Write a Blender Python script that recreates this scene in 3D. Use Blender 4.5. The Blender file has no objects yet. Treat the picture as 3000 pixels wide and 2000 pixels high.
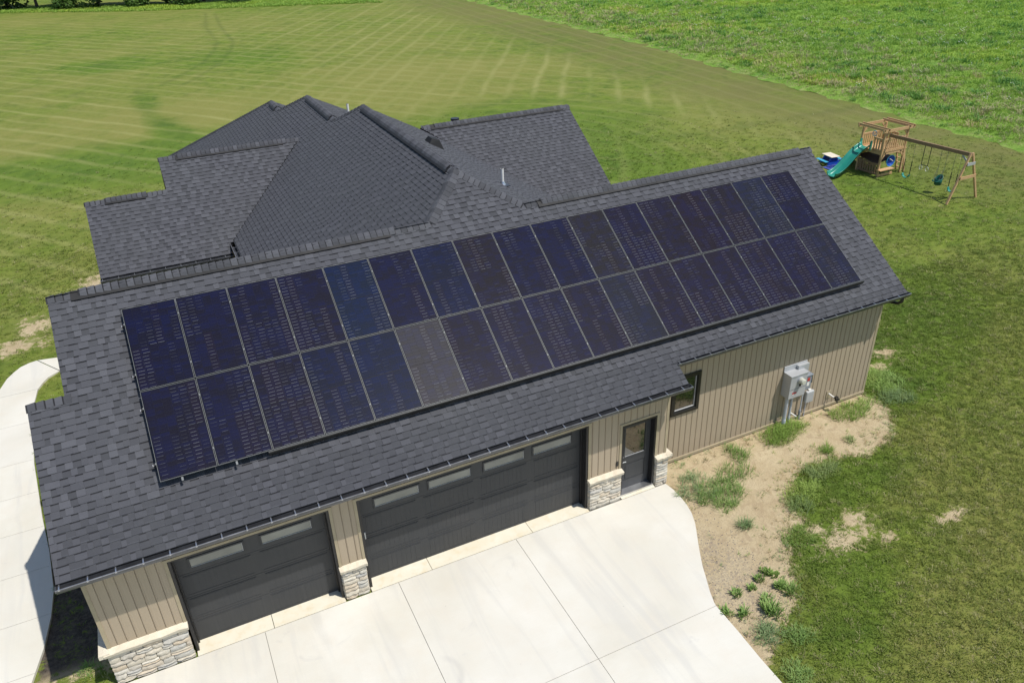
import bpy, math, random
import numpy as np
from mathutils import Vector, Matrix
R = math.radians
random.seed(7)
SC = bpy.context.scene
COL = SC.collection

# ------------------------------------------------------------------ camera, world, sun, exposure
F_PX, W_PX = 2280.15, 3000.0
YAW, PIT, ROL = 0.4313, -0.5178, -0.0367
cam = bpy.data.cameras.new('camera'); cam_o = bpy.data.objects.new('camera', cam); COL.objects.link(cam_o)
fw = Vector((math.sin(YAW)*math.cos(PIT), math.cos(YAW)*math.cos(PIT), math.sin(PIT)))
rt = Vector((math.cos(YAW), -math.sin(YAW), 0)); up = rt.cross(fw)
r2 = rt*math.cos(ROL) + up*math.sin(ROL); u2 = up*math.cos(ROL) - rt*math.sin(ROL)
cam_o.matrix_world = Matrix(((r2.x, u2.x, -fw.x, 2.9417), (r2.y, u2.y, -fw.y, -12.4779), (r2.z, u2.z, -fw.z, 13.0291), (0, 0, 0, 1)))
cam.sensor_width = 36; cam.lens = F_PX/W_PX*36; cam.clip_end = 3000; cam.clip_start = .1
SC.camera = cam_o
S = Vector((0.3254, -0.3765, 1.0)).normalized()
world = bpy.data.worlds.new('World'); SC.world = world; world.use_nodes = True
wn = world.node_tree; bg = wn.nodes['Background']
sky = wn.nodes.new('ShaderNodeTexSky'); sky.sky_type = 'NISHITA'; sky.sun_disc = False
sky.sun_elevation = math.asin(S.z); sky.sun_rotation = math.atan2(S.x, S.y); sky.air_density = 1.0; sky.dust_density = .6; sky.ozone_density = 1.0
wn.links.new(sky.outputs[0], bg.inputs[0]); bg.inputs[1].default_value = 0.115
sun = bpy.data.lights.new('sun', 'SUN'); sun.energy = 4.1; sun.angle = R(0.55); sun.color = (1, .955, .88)
sun_o = bpy.data.objects.new('sun', sun); COL.objects.link(sun_o); sun_o.rotation_euler = S.to_track_quat('Z', 'Y').to_euler(); sun_o.location = (0, 0, 60)
SC.view_settings.view_transform = 'Standard'; SC.view_settings.look = 'None'; SC.view_settings.gamma = 1
SC.view_settings.use_curve_mapping = False; SC.view_settings.exposure = 0.12
SC.render.engine = 'CYCLES'

# ------------------------------------------------------------------ node helpers
class NT:
    def __init__(s, name):
        s.m = bpy.data.materials.new(name); s.m.use_nodes = True; s.t = s.m.node_tree
        s.b = s.t.nodes['Principled BSDF']
    def n(s, typ, **kw):
        nd = s.t.nodes.new(typ)
        for k, v in kw.items(): setattr(nd, k, v)
        return nd
    def put(s, sock, v):
        if hasattr(v, 'is_linked') or hasattr(v, 'links'): s.t.links.new(v, sock)
        else:
            if isinstance(v, tuple) and len(v) == 3 and sock.type == 'RGBA': v = (*v, 1)
            sock.default_value = v
    def math(s, op, a, b=0.0, c=0.0, clamp=False):
        nd = s.n('ShaderNodeMath', operation=op); nd.use_clamp = clamp
        s.put(nd.inputs[0], a); s.put(nd.inputs[1], b); s.put(nd.inputs[2], c); return nd.outputs[0]
    def mix(s, f, a, b, bt='MIX'):
        nd = s.n('ShaderNodeMix', data_type='RGBA', blend_type=bt)
        s.put(nd.inputs[0], f); s.put(nd.inputs[6], a); s.put(nd.inputs[7], b); return nd.outputs[2]
    def noise(s, vec, scale, detail=3, rough=.55, dist=0.0):
        nd = s.n('ShaderNodeTexNoise'); s.put(nd.inputs['Vector'], vec); nd.inputs['Scale'].default_value = scale
        nd.inputs['Detail'].default_value = detail; nd.inputs['Roughness'].default_value = rough; nd.inputs['Distortion'].default_value = dist
        return nd.outputs[0]
    def mr(s, v, a, b, c=0.0, d=1.0, smooth=False):
        nd = s.n('ShaderNodeMapRange', clamp=True)
        if smooth: nd.interpolation_type = 'SMOOTHSTEP'
        s.put(nd.inputs[0], v); s.put(nd.inputs[1], a); s.put(nd.inputs[2], b); s.put(nd.inputs[3], c); s.put(nd.inputs[4], d); return nd.outputs[0]
    def ramp(s, f, stops):
        nd = s.n('ShaderNodeValToRGB'); e = nd.color_ramp.elements
        while len(e) < len(stops): e.new(.5)
        for i, (p, c) in enumerate(stops): e[i].position = p; e[i].color = (*c, 1)
        s.put(nd.inputs[0], f); return nd.outputs[0]
    def attr(s, name, t='GEOMETRY'):
        nd = s.n('ShaderNodeAttribute', attribute_name=name, attribute_type=t); return nd.outputs['Fac']
    def pos(s): return s.n('ShaderNodeNewGeometry').outputs['Position']
    def obj(s): return s.n('ShaderNodeTexCoord').outputs['Object']
    def rnd(s): return s.n('ShaderNodeObjectInfo').outputs['Random']
    def xyz(s, v):
        nd = s.n('ShaderNodeSeparateXYZ'); s.put(nd.inputs[0], v); return nd.outputs
    def comb(s, x, y, z=0.0):
        nd = s.n('ShaderNodeCombineXYZ'); s.put(nd.inputs[0], x); s.put(nd.inputs[1], y); s.put(nd.inputs[2], z); return nd.outputs[0]
    def bump(s, h, strength=.3, dist=.01):
        nd = s.n('ShaderNodeBump'); nd.inputs['Strength'].default_value = strength; nd.inputs['Distance'].default_value = dist
        s.put(nd.inputs['Height'], h); s.t.links.new(nd.outputs[0], s.b.inputs['Normal'])
    def fin(s, color, rough=.6, metal=0.0, spec=.5, coat=0.0, **kw):
        s.put(s.b.inputs['Base Color'], color); s.put(s.b.inputs['Roughness'], rough); s.put(s.b.inputs['Metallic'], metal)
        s.put(s.b.inputs['Specular IOR Level'], spec); s.put(s.b.inputs['Coat Weight'], coat); s.b.inputs['Coat Roughness'].default_value = kw.get('cr', .03)
        return s.m
def scl(c, k): return tuple(x*k for x in c)
def plain(name, col, rough=.6, metal=0.0, spec=.5, var=.12, vs=3.0, bump=0.0, grain=60):
    t = NT(name); p = t.obj(); n = t.noise(p, vs, 4)
    c = t.mix(t.mr(n, .3, .7), scl(col, 1-var), scl(col, 1+var))
    if bump: t.bump(t.noise(p, grain, 3), bump, .005)
    return t.fin(c, t.mr(n, .3, .7, rough*.9, min(1, rough*1.1)), metal, spec)

# ------------------------------------------------------------------ materials
def m_shingle():
    t = NT('asphalt_shingle'); sh = t.attr('shade'); p = t.pos()
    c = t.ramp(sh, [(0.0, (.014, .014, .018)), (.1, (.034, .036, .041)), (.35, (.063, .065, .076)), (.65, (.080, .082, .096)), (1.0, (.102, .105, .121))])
    big = t.noise(p, .45, 3); c = t.mix(t.mr(big, .3, .7, 0, .35), c, (.078, .082, .086))
    gr = t.noise(p, 140, 2, .7); c = t.mix(t.mr(gr, .3, .7, 0, .5), c, t.mix(1, c, (.55, .55, .55), 'MULTIPLY'))
    g2 = t.noise(p, 9, 4, .6); c = t.mix(t.mr(g2, .35, .75, 0, .3), c, t.mix(1, c, (1.35, 1.33, 1.28), 'MULTIPLY'))
    t.bump(gr, .5, .004)
    return t.fin(c, .88, 0, .35)
M = {}
M['shingle'] = m_shingle()
M['fascia'] = plain('black_trim', (.018, .018, .02), .45)
M['vent'] = plain('vent_black', (.008, .008, .009), .7)
M['gutter'] = plain('gutter_metal', (.10, .103, .112), .35, .5, var=.25)
M['alu'] = plain('aluminium', (.62, .63, .65), .3, .9, var=.1)
M['lip'] = plain('gutter_lip_metal', (.34, .345, .37), .3, .7, var=.3, vs=6)
def m_siding():
    t = NT('tan_siding'); p = t.pos(); x = t.xyz(p)
    v = t.comb(t.math('MULTIPLY', x[0], 40.0), t.math('MULTIPLY', x[1], 40.0), t.math('MULTIPLY', x[2], 1.5))
    g = t.noise(v, 1.0, 4); big = t.noise(p, .7, 3)
    c = t.mix(t.mr(g, .3, .7), (.375, .302, .215), (.415, .338, .243))
    c = t.mix(t.math('MULTIPLY', t.rnd(), .35), c, (.43, .35, .255)); c = t.mix(t.mr(big, .3, .7, 0, .3), c, (.345, .285, .195))
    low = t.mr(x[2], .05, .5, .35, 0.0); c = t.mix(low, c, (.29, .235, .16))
    t.bump(g, .15, .004); return t.fin(c, .65)
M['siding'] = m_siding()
M['trim'] = plain('tan_trim', (.37, .31, .205), .6)
M['soffit'] = plain('soffit_tan', (.32, .29, .22), .7)
def m_concrete():
    t = NT('broom_concrete'); p = t.pos(); a = t.noise(p, .35, 5, .6, .4); b = t.noise(p, 1.8, 5, .65); g = t.noise(p, 60, 3)
    x = t.xyz(p); br = t.noise(t.comb(t.math('MULTIPLY', x[0], 1.5), t.math('MULTIPLY', x[1], 60.0)), 1.0, 2)
    c = t.mix(t.mr(a, .3, .7), (.58, .55, .46), (.71, .69, .62)); c = t.mix(t.mr(b, .45, .75, 0, .45), c, (.64, .58, .48)); tm = t.noise(t.comb(t.math('MULTIPLY', x[0], 2.2), t.math('MULTIPLY', x[1], .22)), 1.0, 4, .6, .6); c = t.mix(t.mr(tm, .52, .66, 0, .4), c, (.50, .49, .46))
    rr_ = t.math('SQRT', t.math('ADD', t.math('POWER', t.math('SUBTRACT', x[0], 5.6), 2.0), t.math('POWER', t.math('ADD', x[1], 2.8), 2.0)))
    arcm = t.math('MULTIPLY', t.mr(t.math('ABSOLUTE', t.math('SUBTRACT', rr_, .42)), .02, .09, 1, 0), t.mr(x[0], 5.75, 5.9)); c = t.mix(t.math('MULTIPLY', arcm, .28), c, (.36, .35, .34))
    st = t.noise(p, .8, 6, .7, 1.2); c = t.mix(t.mr(st, .62, .72, 0, .35), c, (.44, .43, .41)); c = t.mix(t.mr(g, .4, .7, 0, .12), c, (.4, .38, .34))
    c = t.mix(t.mr(br, .35, .65, 0, .05), c, (.4, .38, .34))
    spk = t.noise(p, 14, 2, .5); c = t.mix(t.mr(spk, .76, .8, 0, .6), c, (.2, .19, .17)); c = t.mix(t.math('MULTIPLY', t.rnd(), .3), c, (.60, .58, .53))
    t.bump(t.math('ADD', g, t.math('MULTIPLY', br, .8)), .25, .006); return t.fin(c, .85, 0, .3)
M['concrete'] = m_concrete()
M['joint'] = plain('joint_dark', (.26, .245, .21), .9)
def m_apron():
    t = NT('apron_concrete'); p = t.pos(); a = t.noise(p, 1.4, 5, .6); c = t.mix(t.mr(a, .3, .7), (.66, .6, .46), (.72, .69, .58))
    c = t.mix(t.mr(t.noise(p, 5, 4), .5, .7, 0, .4), c, (.62, .5, .3)); t.bump(t.noise(p, 70), .2, .005); return t.fin(c, .85)
M['apron'] = m_apron()
def m_door():
    t = NT('charcoal_door_paint'); p = t.pos(); x = t.xyz(p)
    s = t.noise(t.comb(t.math('MULTIPLY', x[0], 25.0), t.math('MULTIPLY', x[2], 1.2), x[1]), 1.0, 4); d = t.noise(p, 1.2, 4, .6)
    c = t.mix(t.mr(s, .3, .75), (.039, .042, .046), (.048, .050, .054)); c = t.mix(t.mr(d, .45, .75, 0, .4), c, (.064, .062, .060))
    t.bump(s, .08, .003); return t.fin(c, .5, 0, .4)
M['door'] = m_door()
M['black'] = plain('black_frame', (.014, .014, .015), .35)
def m_stone():
    t = NT('ledge_stone'); p = t.pos(); r = t.rnd(); n = t.noise(p, 9, 5, .65); n2 = t.noise(p, 40, 3)
    c = t.ramp(r, [(0, (.52, .47, .38)), (.25, (.60, .55, .45)), (.5, (.46, .45, .41)), (.7, (.56, .47, .35)), (.85, (.64, .60, .51)), (1, (.42, .41, .39))])
    c = t.mix(t.mr(n, .35, .7, 0, .6), c, t.mix(1, c, (.82, .80, .76), 'MULTIPLY')); c = t.mix(t.mr(n2, .5, .8, 0, .3), c, (.62, .57, .48))
    t.bump(t.math('ADD', n, t.math('MULTIPLY', n2, .4)), .7, .02); return t.fin(c, .85)
M['stone'] = m_stone()
M['mortar'] = plain('mortar', (.44, .41, .34), .95, var=.25, vs=12, bump=.5)
def m_cap():
    t = NT('limestone_cap'); p = t.pos(); n = t.noise(p, 4, 5, .6); n2 = t.noise(p, 30, 4)
    c = t.mix(t.mr(n, .3, .7), (.60, .53, .41), (.70, .64, .52)); c = t.mix(t.mr(n2, .55, .8, 0, .4), c, (.45, .4, .3)); t.bump(t.math('ADD', n, n2), .5, .02); return t.fin(c, .85)
M['cap'] = m_cap()
def m_glass(name, tint, rough=.04, ior=1.9, n=0.0):
    t = NT(name); p = t.pos(); c = t.mix(t.mr(t.noise(p, 1.3, 2), .35, .65), tint, scl(tint, 1.5)); t.b.inputs['IOR'].default_value = ior
    t.bump(t.noise(p, 2.2, 1), .04, .02); return t.fin(c, rough, 0, .5)
M['glass'] = m_glass('window_glass', (.010, .012, .012), .02, 2.3)
M['glass_frost'] = m_glass('garage_window_glass', (.19, .19, .165), .1, 1.6)
M['winframe'] = plain('grey_window_bead', (.5, .5, .5), .4)
# solar cell strings: thin printed busbars and silver pads on dark cells
def m_cell():
    t = NT('solar_cells'); o = t.obj(); x = t.xyz(o); oi = t.n('ShaderNodeObjectInfo'); rn = oi.outputs['Random']; oc = oi.outputs['Color']
    cy = t.math('DIVIDE', x[1], .07617); row = t.math('FLOOR', cy); fy = t.math('FRACT', cy)
    wn_ = t.n('ShaderNodeTexWhiteNoise', noise_dimensions='2D'); t.put(wn_.inputs['Vector'], t.comb(row, t.math('MULTIPLY', rn, 97.0)))
    p = t.pos(); big = t.noise(p, 2.6, 3, .6)
    c = t.mix(t.mr(t.math('ADD', big, t.math('MULTIPLY', t.math('SUBTRACT', wn_.outputs[0], .5), .35)), .35, .65), (.0042, .0040, .0095), (.0034, .0046, .023))
    c = t.mix(t.mr(rn, .72, .9, 0, .55), c, (.008, .005, .012))
    c = t.mix(1, c, oc, 'ADD')
    wires = t.math('LESS_THAN', t.math('FRACT', t.math('MULTIPLY', x[0], 58.0)), .16)
    c = t.mix(t.math('MULTIPLY', wires, .06), c, (.2, .2, .26))
    line = t.math('LESS_THAN', t.math('ABSOLUTE', t.math('SUBTRACT', fy, .5)), .48); c = t.mix(line, (.002, .002, .003), c)
    pad = t.math('MULTIPLY', t.math('LESS_THAN', t.math('ABSOLUTE', t.math('SUBTRACT', fy, .12)), .06), t.math('LESS_THAN', t.math('FRACT', t.math('MULTIPLY', x[0], 58.0)), .5))
    xm = t.math('LESS_THAN', t.math('ABSOLUTE', t.math('SUBTRACT', x[0], t.math('ADD', .075, t.math('MULTIPLY', t.math('SUBTRACT', wn_.outputs[0], .5), .03)))), .058)
    st = t.mr(t.math('ADD', t.math('ADD', rn, t.math('MULTIPLY', wn_.outputs[0], .3)), t.math('MULTIPLY', t.mr(t.noise(p, .9, 2), .35, .65), .5)), .78, 1.35, .02, .42)
    pad = t.math('MULTIPLY', t.math('MULTIPLY', pad, xm), st)
    c = t.mix(pad, c, (.42, .45, .48))
    return t.fin(c, .4, 0, .02, .55, cr=.05)
M['cell'] = m_cell()
M['laminate'] = NT('panel_laminate').fin((.003, .003, .005), .4, 0, .05, .75, cr=.055)
M['pframe'] = plain('anodised_frame', (.13, .14, .145), .5, .1, var=.15)
M['skirt'] = plain('black_anodised', (.015, .015, .015), .42, .0, var=.3)
def wood(name, a, b):
    t = NT(name); o = t.obj(); n = t.noise(o, 5, 4, .6, 1.5); n2 = t.noise(o, 40, 2)
    c = t.mix(t.mr(n, .3, .7), a, b); c = t.mix(t.mr(n2, .5, .8, 0, .4), c, scl(a, .55)); t.bump(n2, .2, .004); return t.fin(c, .7)
M['wood'] = wood('cedar_wood', (.47, .28, .13), (.60, .40, .21))
M['wood2'] = wood('darker_wood', (.22, .135, .075), (.32, .20, .115))
M['teal'] = plain('teal_plastic', (.02, .24, .18), .3)
M['tealdark'] = plain('dark_green_plastic', (.008, .10, .075), .35)
M['blue'] = plain('blue_plastic', (.012, .07, .42), .3)
M['ltblue'] = plain('light_blue_plastic', (.06, .36, .55), .35)
M['white'] = plain('white_plastic', (.75, .74, .70), .4)
M['cream'] = plain('cream_plastic', (.78, .68, .52), .4)
M['chain'] = plain('coated_chain', (.02, .025, .02), .5)
M['rope'] = plain('steel_chain', (.25, .25, .24), .4, .6)
M['tarp'] = plain('brown_tarp', (.06, .042, .032), .6, bump=.3, grain=8)
M['mat'] = plain('blue_mat', (.05, .07, .33), .6)
M['yellowwood'] = wood('climbing_board', (.40, .24, .08), (.52, .34, .13))
M['greybox'] = plain('grey_enamel', (.42, .43, .44), .4, .1, var=.06)
M['greybox2'] = plain('blue_grey_enamel', (.25, .28, .32), .4, .1, var=.08)
M['conduit'] = plain('grey_conduit', (.46, .48, .52), .45)
M['red'] = plain('red_label', (.5, .05, .04), .5)
M['cream2'] = plain('meter_glass', (.55, .55, .46), .15)
# ground
def lawn_nodes(t, ground):
    p = t.pos(); x = t.xyz(p)
    n0 = t.noise(p, .055, 3); n1 = t.noise(p, .3, 4, .6, .5); n2 = t.noise(p, 1.7, 5, .65); n3 = t.noise(p, 9, 4, .7); n4 = t.noise(p, 45, 3, .7)
    far = t.mr(x[1], 9, 22)
    # mowing passes
    wob = t.math('MULTIPLY', t.math('SUBTRACT', t.noise(p, .12, 2), .5), 3.0)
    def fam(ax, ay, per, off=0.0):
        d = t.math('ADD', t.math('ADD', t.math('MULTIPLY', x[0], ax/per), t.math('MULTIPLY', x[1], ay/per)), t.math('MULTIPLY', wob, .35/per))
        f = t.math('FRACT', t.math('ADD', d, off)); pk = t.mr(t.math('ABSOLUTE', t.math('SUBTRACT', f, .5)), .28, .5, 0, 1, True)
        idn = t.n('ShaderNodeTexWhiteNoise', noise_dimensions='1D'); t.put(idn.inputs['W'], t.math('FLOOR', t.math('ADD', d, off+.5))); return t.math('MULTIPLY', pk, t.mr(idn.outputs[0], 0, 1, .45, 1.0))
    A = fam(.785, .62, 1.9); B = fam(.85, -.52, 2.1)
    rad = t.math('SQRT', t.math('ADD', t.math('POWER', t.math('SUBTRACT', x[0], 19.0), 2.0), t.math('POWER', t.math('SUBTRACT', x[1], 27.0), 2.0)))
    rf = t.math('FRACT', t.math('DIVIDE', t.math('ADD', rad, t.math('MULTIPLY', wob, .12)), 1.75)); C_ = t.mr(t.math('ABSOLUTE', t.math('SUBTRACT', rf, .5)), .28, .5, 0, 1, True)
    ef = t.math('FRACT', t.math('DIVIDE', t.math('ADD', t.math('SUBTRACT', x[0], t.math('MULTIPLY', x[1], .04)), t.math('MULTIPLY', wob, .1)), 1.8)); E_ = t.mr(t.math('ABSOLUTE', t.math('SUBTRACT', ef, .5)), .3, .5, 0, 1, True)
    arc = t.math('MULTIPLY', t.mr(rad, 7, 11), t.mr(rad, 17, 19, 1, 0)); arc = t.math('MULTIPLY', arc, t.mr(x[0], 20, 25)); arc = t.math('MULTIPLY', t.math('MULTIPLY', arc, t.mr(x[1], 12, 18)), .8)
    edge = t.mr(t.math('SUBTRACT', x[0], t.math('MULTIPLY', x[1], .04)), 36, 41)
    noarc = t.math('MULTIPLY', t.math('SUBTRACT', 1.0, arc), t.math('SUBTRACT', 1.0, edge))
    A = t.math('MULTIPLY', A, t.mr(x[0], 18, 42, 1, .55)); B = t.math('MULTIPLY', B, t.mr(x[0], 8, 24, .15, 1))
    st = t.math('MULTIPLY', t.math('MAXIMUM', A, B), noarc); st = t.math('MAXIMUM', st, t.math('MULTIPLY', t.math('MULTIPLY', C_, .55), arc)); st = t.math('MAXIMUM', st, t.math('MULTIPLY', E_, t.math('MULTIPLY', edge, .7)))
    st = t.math('MULTIPLY', t.math('MULTIPLY', st, t.math('MULTIPLY', far, 1.25)), t.mr(n1, .3, .65, .35, 1.0)); st = t.math('MULTIPLY', st, t.mr(x[1], 90, 150, 1, .2))
    s = t.math('ADD', t.math('MULTIPLY', n1, .75), t.math('ADD', t.math('MULTIPLY', n2, .55), t.math('ADD', t.math('MULTIPLY', n3, .3), t.math('MULTIPLY', n0, .8))))
    ty = 'GEOMETRY' if ground else 'INSTANCER'
    s = t.math('SUBTRACT', s, t.math('MULTIPLY', t.attr('lush', ty), .55)); s = t.math('ADD', s, t.math('MULTIPLY', t.attr('dry', ty), .26))
    s = t.math('ADD', s, t.math('MULTIPLY', far, .05))
    s = t.math('SUBTRACT', s, t.mr(x[1], 14, 2, 0, .06)); s = t.mr(s, 1.0, 1.55)
    g = t.mix(t.mr(n2, .3, .7), (.095, .160, .018), (.170, .240, .032)); g = t.mix(t.mr(n0, .4, .6, 0, .5), g, (.165, .205, .035)); patch = t.noise(p, .55, 4, .65, .8); g = t.mix(t.mr(patch, .52, .66, 0, .6), g, (.065, .115, .018)); g = t.mix(t.mr(patch, .46, .34, 0, .5), g, (.20, .275, .035))
    straw = t.mix(t.mr(n3, .3, .7), (.200, .215, .048), (.285, .270, .085))
    c = t.mix(s, g, straw)
    c = t.mix(t.math('MULTIPLY', st, .6), c, (.34, .335, .125))
    br = t.math('MULTIPLY', edge, t.mr(n1, .3, .6, .3, .8)); c = t.mix(t.math('MULTIPLY', br, .8), c, (.165, .155, .058))
    flk = t.math('MULTIPLY', t.mr(t.noise(p, 6.5, 4, .7, .5), .60, .68), t.mr(x[1], 20, 8, 0, .75)); c = t.mix(t.math('MULTIPLY', flk, t.mr(t.attr('lush', ty), 0, .6, 1, .2)), c, (.36, .31, .16))
    rich = t.math('MULTIPLY', t.attr('lush', ty), t.mr(n2, .3, .6, .3, .8)); c = t.mix(t.math('MULTIPLY', rich, .5), c, (.085, .165, .028))
    return p, c, n2, n3, n4, far, x
def m_lawn():
    t = NT('mown_lawn'); p, c, n2, n3, n4, far, x = lawn_nodes(t, True)
    c = t.mix(t.math('MULTIPLY', t.attr('track'), .22), c, (.035, .07, .018))
    c = t.mix(t.mr(n3, .5, .75, 0, .45), c, t.mix(1, c, (.55, .6, .5), 'MULTIPLY'))
    c = t.mix(t.mr(n4, .35, .7, 0, .55), c, t.mix(1, c, (.5, .55, .45), 'MULTIPLY'))
    s1 = t.noise(p, 1.3, 5, .6); s2 = t.noise(p, 11, 4, .7)
    soil = t.mix(t.mr(s1, .3, .7), (.43, .34, .205), (.53, .44, .285)); soil = t.mix(t.mr(s2, .5, .8, 0, .5), soil, (.33, .24, .145)); soil = t.mix(t.mr(t.noise(p, 2.6, 5, .7, 1.5), .52, .62, 0, .5), soil, (.35, .26, .165))
    sp = t.noise(p, 38, 3, .6); soil = t.mix(t.mr(sp, .62, .7, 0, .55), soil, (.16, .13, .10))
    gravel = t.mr(t.math('SUBTRACT', t.attr('gravel'), t.mr(s2, .3, .7, 0, .4)), .1, .6); soil = t.mix(t.math('MULTIPLY', t.math('MULTIPLY', gravel, t.mr(t.noise(p, 22, 4, .7), .45, .6)), .6), soil, (.26, .225, .19))
    dm = t.math('ADD', t.attr('dirt'), t.math('MULTIPLY', t.math('SUBTRACT', t.noise(p, 3.4, 7, .8, .4), .5), 2.1)); dm = t.mr(dm, .44, .62)
    ts = t.attr('dark_soil'); soil = t.mix(ts, soil, t.mix(t.mr(s2, .35, .65), (.05, .042, .034), (.12, .10, .08)))  # darker soil tone in the strip left of the garage
    c = t.mix(dm, c, soil)
    h = t.math('ADD', t.math('MULTIPLY', n3, 1.6), t.math('ADD', n4, t.math('MULTIPLY', n2, 2.0))); t.bump(h, .55, .05)
    return t.fin(c, .95, 0, .15)
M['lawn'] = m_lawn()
def translucent(t, c, f=.26):
    tr = t.n('ShaderNodeBsdfTranslucent'); mx = t.n('ShaderNodeMixShader'); t.put(tr.inputs[0], c); mx.inputs[0].default_value = f
    out = t.t.nodes['Material Output']; t.t.links.new(t.b.outputs[0], mx.inputs[1]); t.t.links.new(tr.outputs[0], mx.inputs[2]); t.t.links.new(mx.outputs[0], out.inputs[0])
def m_blade():
    t = NT('lawn_blades'); p, c, *_ = lawn_nodes(t, False); r = t.rnd()
    c = t.mix(.15, c, (.16, .25, .025)); c = t.mix(t.mr(r, .0, 1, 0, .45), c, (.26, .31, .06)); r2_ = t.math('FRACT', t.math('MULTIPLY', r, 17.3)); c = t.mix(t.mr(r2_, .0, .45, .5, 0), c, (.06, .12, .015)); c = t.mix(t.mr(r, .88, .96, 0, .85), c, (.46, .41, .22))
    m = t.fin(c, .6, 0, .3); translucent(t, c); return m
M['blade'] = m_blade()
def leafm(name, a, b, d):
    t = NT(name); r = t.rnd(); n = t.noise(t.pos(), 2.5, 4); c = t.mix(r, a, b); c = t.mix(t.mr(n, .5, .75, 0, .6), c, d); bn = t.noise(t.pos(), .09, 4, .6, .6); c = t.mix(t.mr(bn, .45, .35, 0, .45), c, t.mix(1, c, (.6, .75, .8), 'MULTIPLY')); c = t.mix(t.mr(bn, .52, .64, 0, .6), c, t.mix(1, c, (1.35, 1.15, .8), 'MULTIPLY'))
    m = t.fin(c, .55, 0, .3); translucent(t, c); return m
M['weed'] = leafm('weed_leaves', (.17, .29, .07), (.28, .42, .12), (.33, .41, .14))
M['weedblue'] = leafm('weed_leaves_bluish', (.17, .27, .11), (.28, .38, .18), (.32, .38, .17))
M['strawblade'] = leafm('dry_blades', (.28, .22, .11), (.36, .30, .17), (.16, .18, .06))
M['mead1'] = leafm('meadow_grass', (.24, .40, .06), (.33, .50, .08), (.46, .52, .10))
M['mead2'] = leafm('meadow_grass_dark', (.11, .25, .055), (.17, .34, .07), (.19, .33, .08))
M['mead3'] = leafm('meadow_grass_pale', (.40, .36, .19), (.48, .42, .25), (.28, .32, .11))
M['flower'] = plain('white_flower', (.75, .75, .68), .6)
def m_meadow():
    t = NT('meadow_ground'); p = t.pos(); n1 = t.noise(p, .16, 4, .6); n2 = t.noise(p, .9, 5, .65, .6); n3 = t.noise(p, 5, 5, .7)
    c = t.mix(t.mr(n2, .3, .7), (.15, .28, .04), (.26, .40, .065)); x = t.xyz(p)
    pale = t.math('MULTIPLY', t.mr(t.math('ADD', n2, t.math('MULTIPLY', n3, .5)), .72, .95), t.mr(t.math('SUBTRACT', x[0], t.math('MULTIPLY', x[1], .04)), 62, 46, .1, .8))
    c = t.mix(pale, c, (.34, .33, .15)); c = t.mix(t.mr(n1, .5, .65, 0, .6), c, (.09, .20, .04)); c = t.mix(t.mr(n3, .5, .75, 0, .4), c, (.06, .13, .025))
    t.bump(t.math('ADD', n2, n3), .8, .25); return t.fin(c, .95, 0, .15)
M['meadow'] = m_meadow()
M['bark'] = plain('bark', (.09, .07, .05), .9, bump=.5)
M['leaf'] = leafm('tree_leaves', (.018, .045, .012), (.035, .08, .018), (.05, .10, .025))
M['leafb'] = leafm('shrub_leaves', (.05, .12, .025), (.09, .18, .04), (.11, .19, .05))

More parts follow.
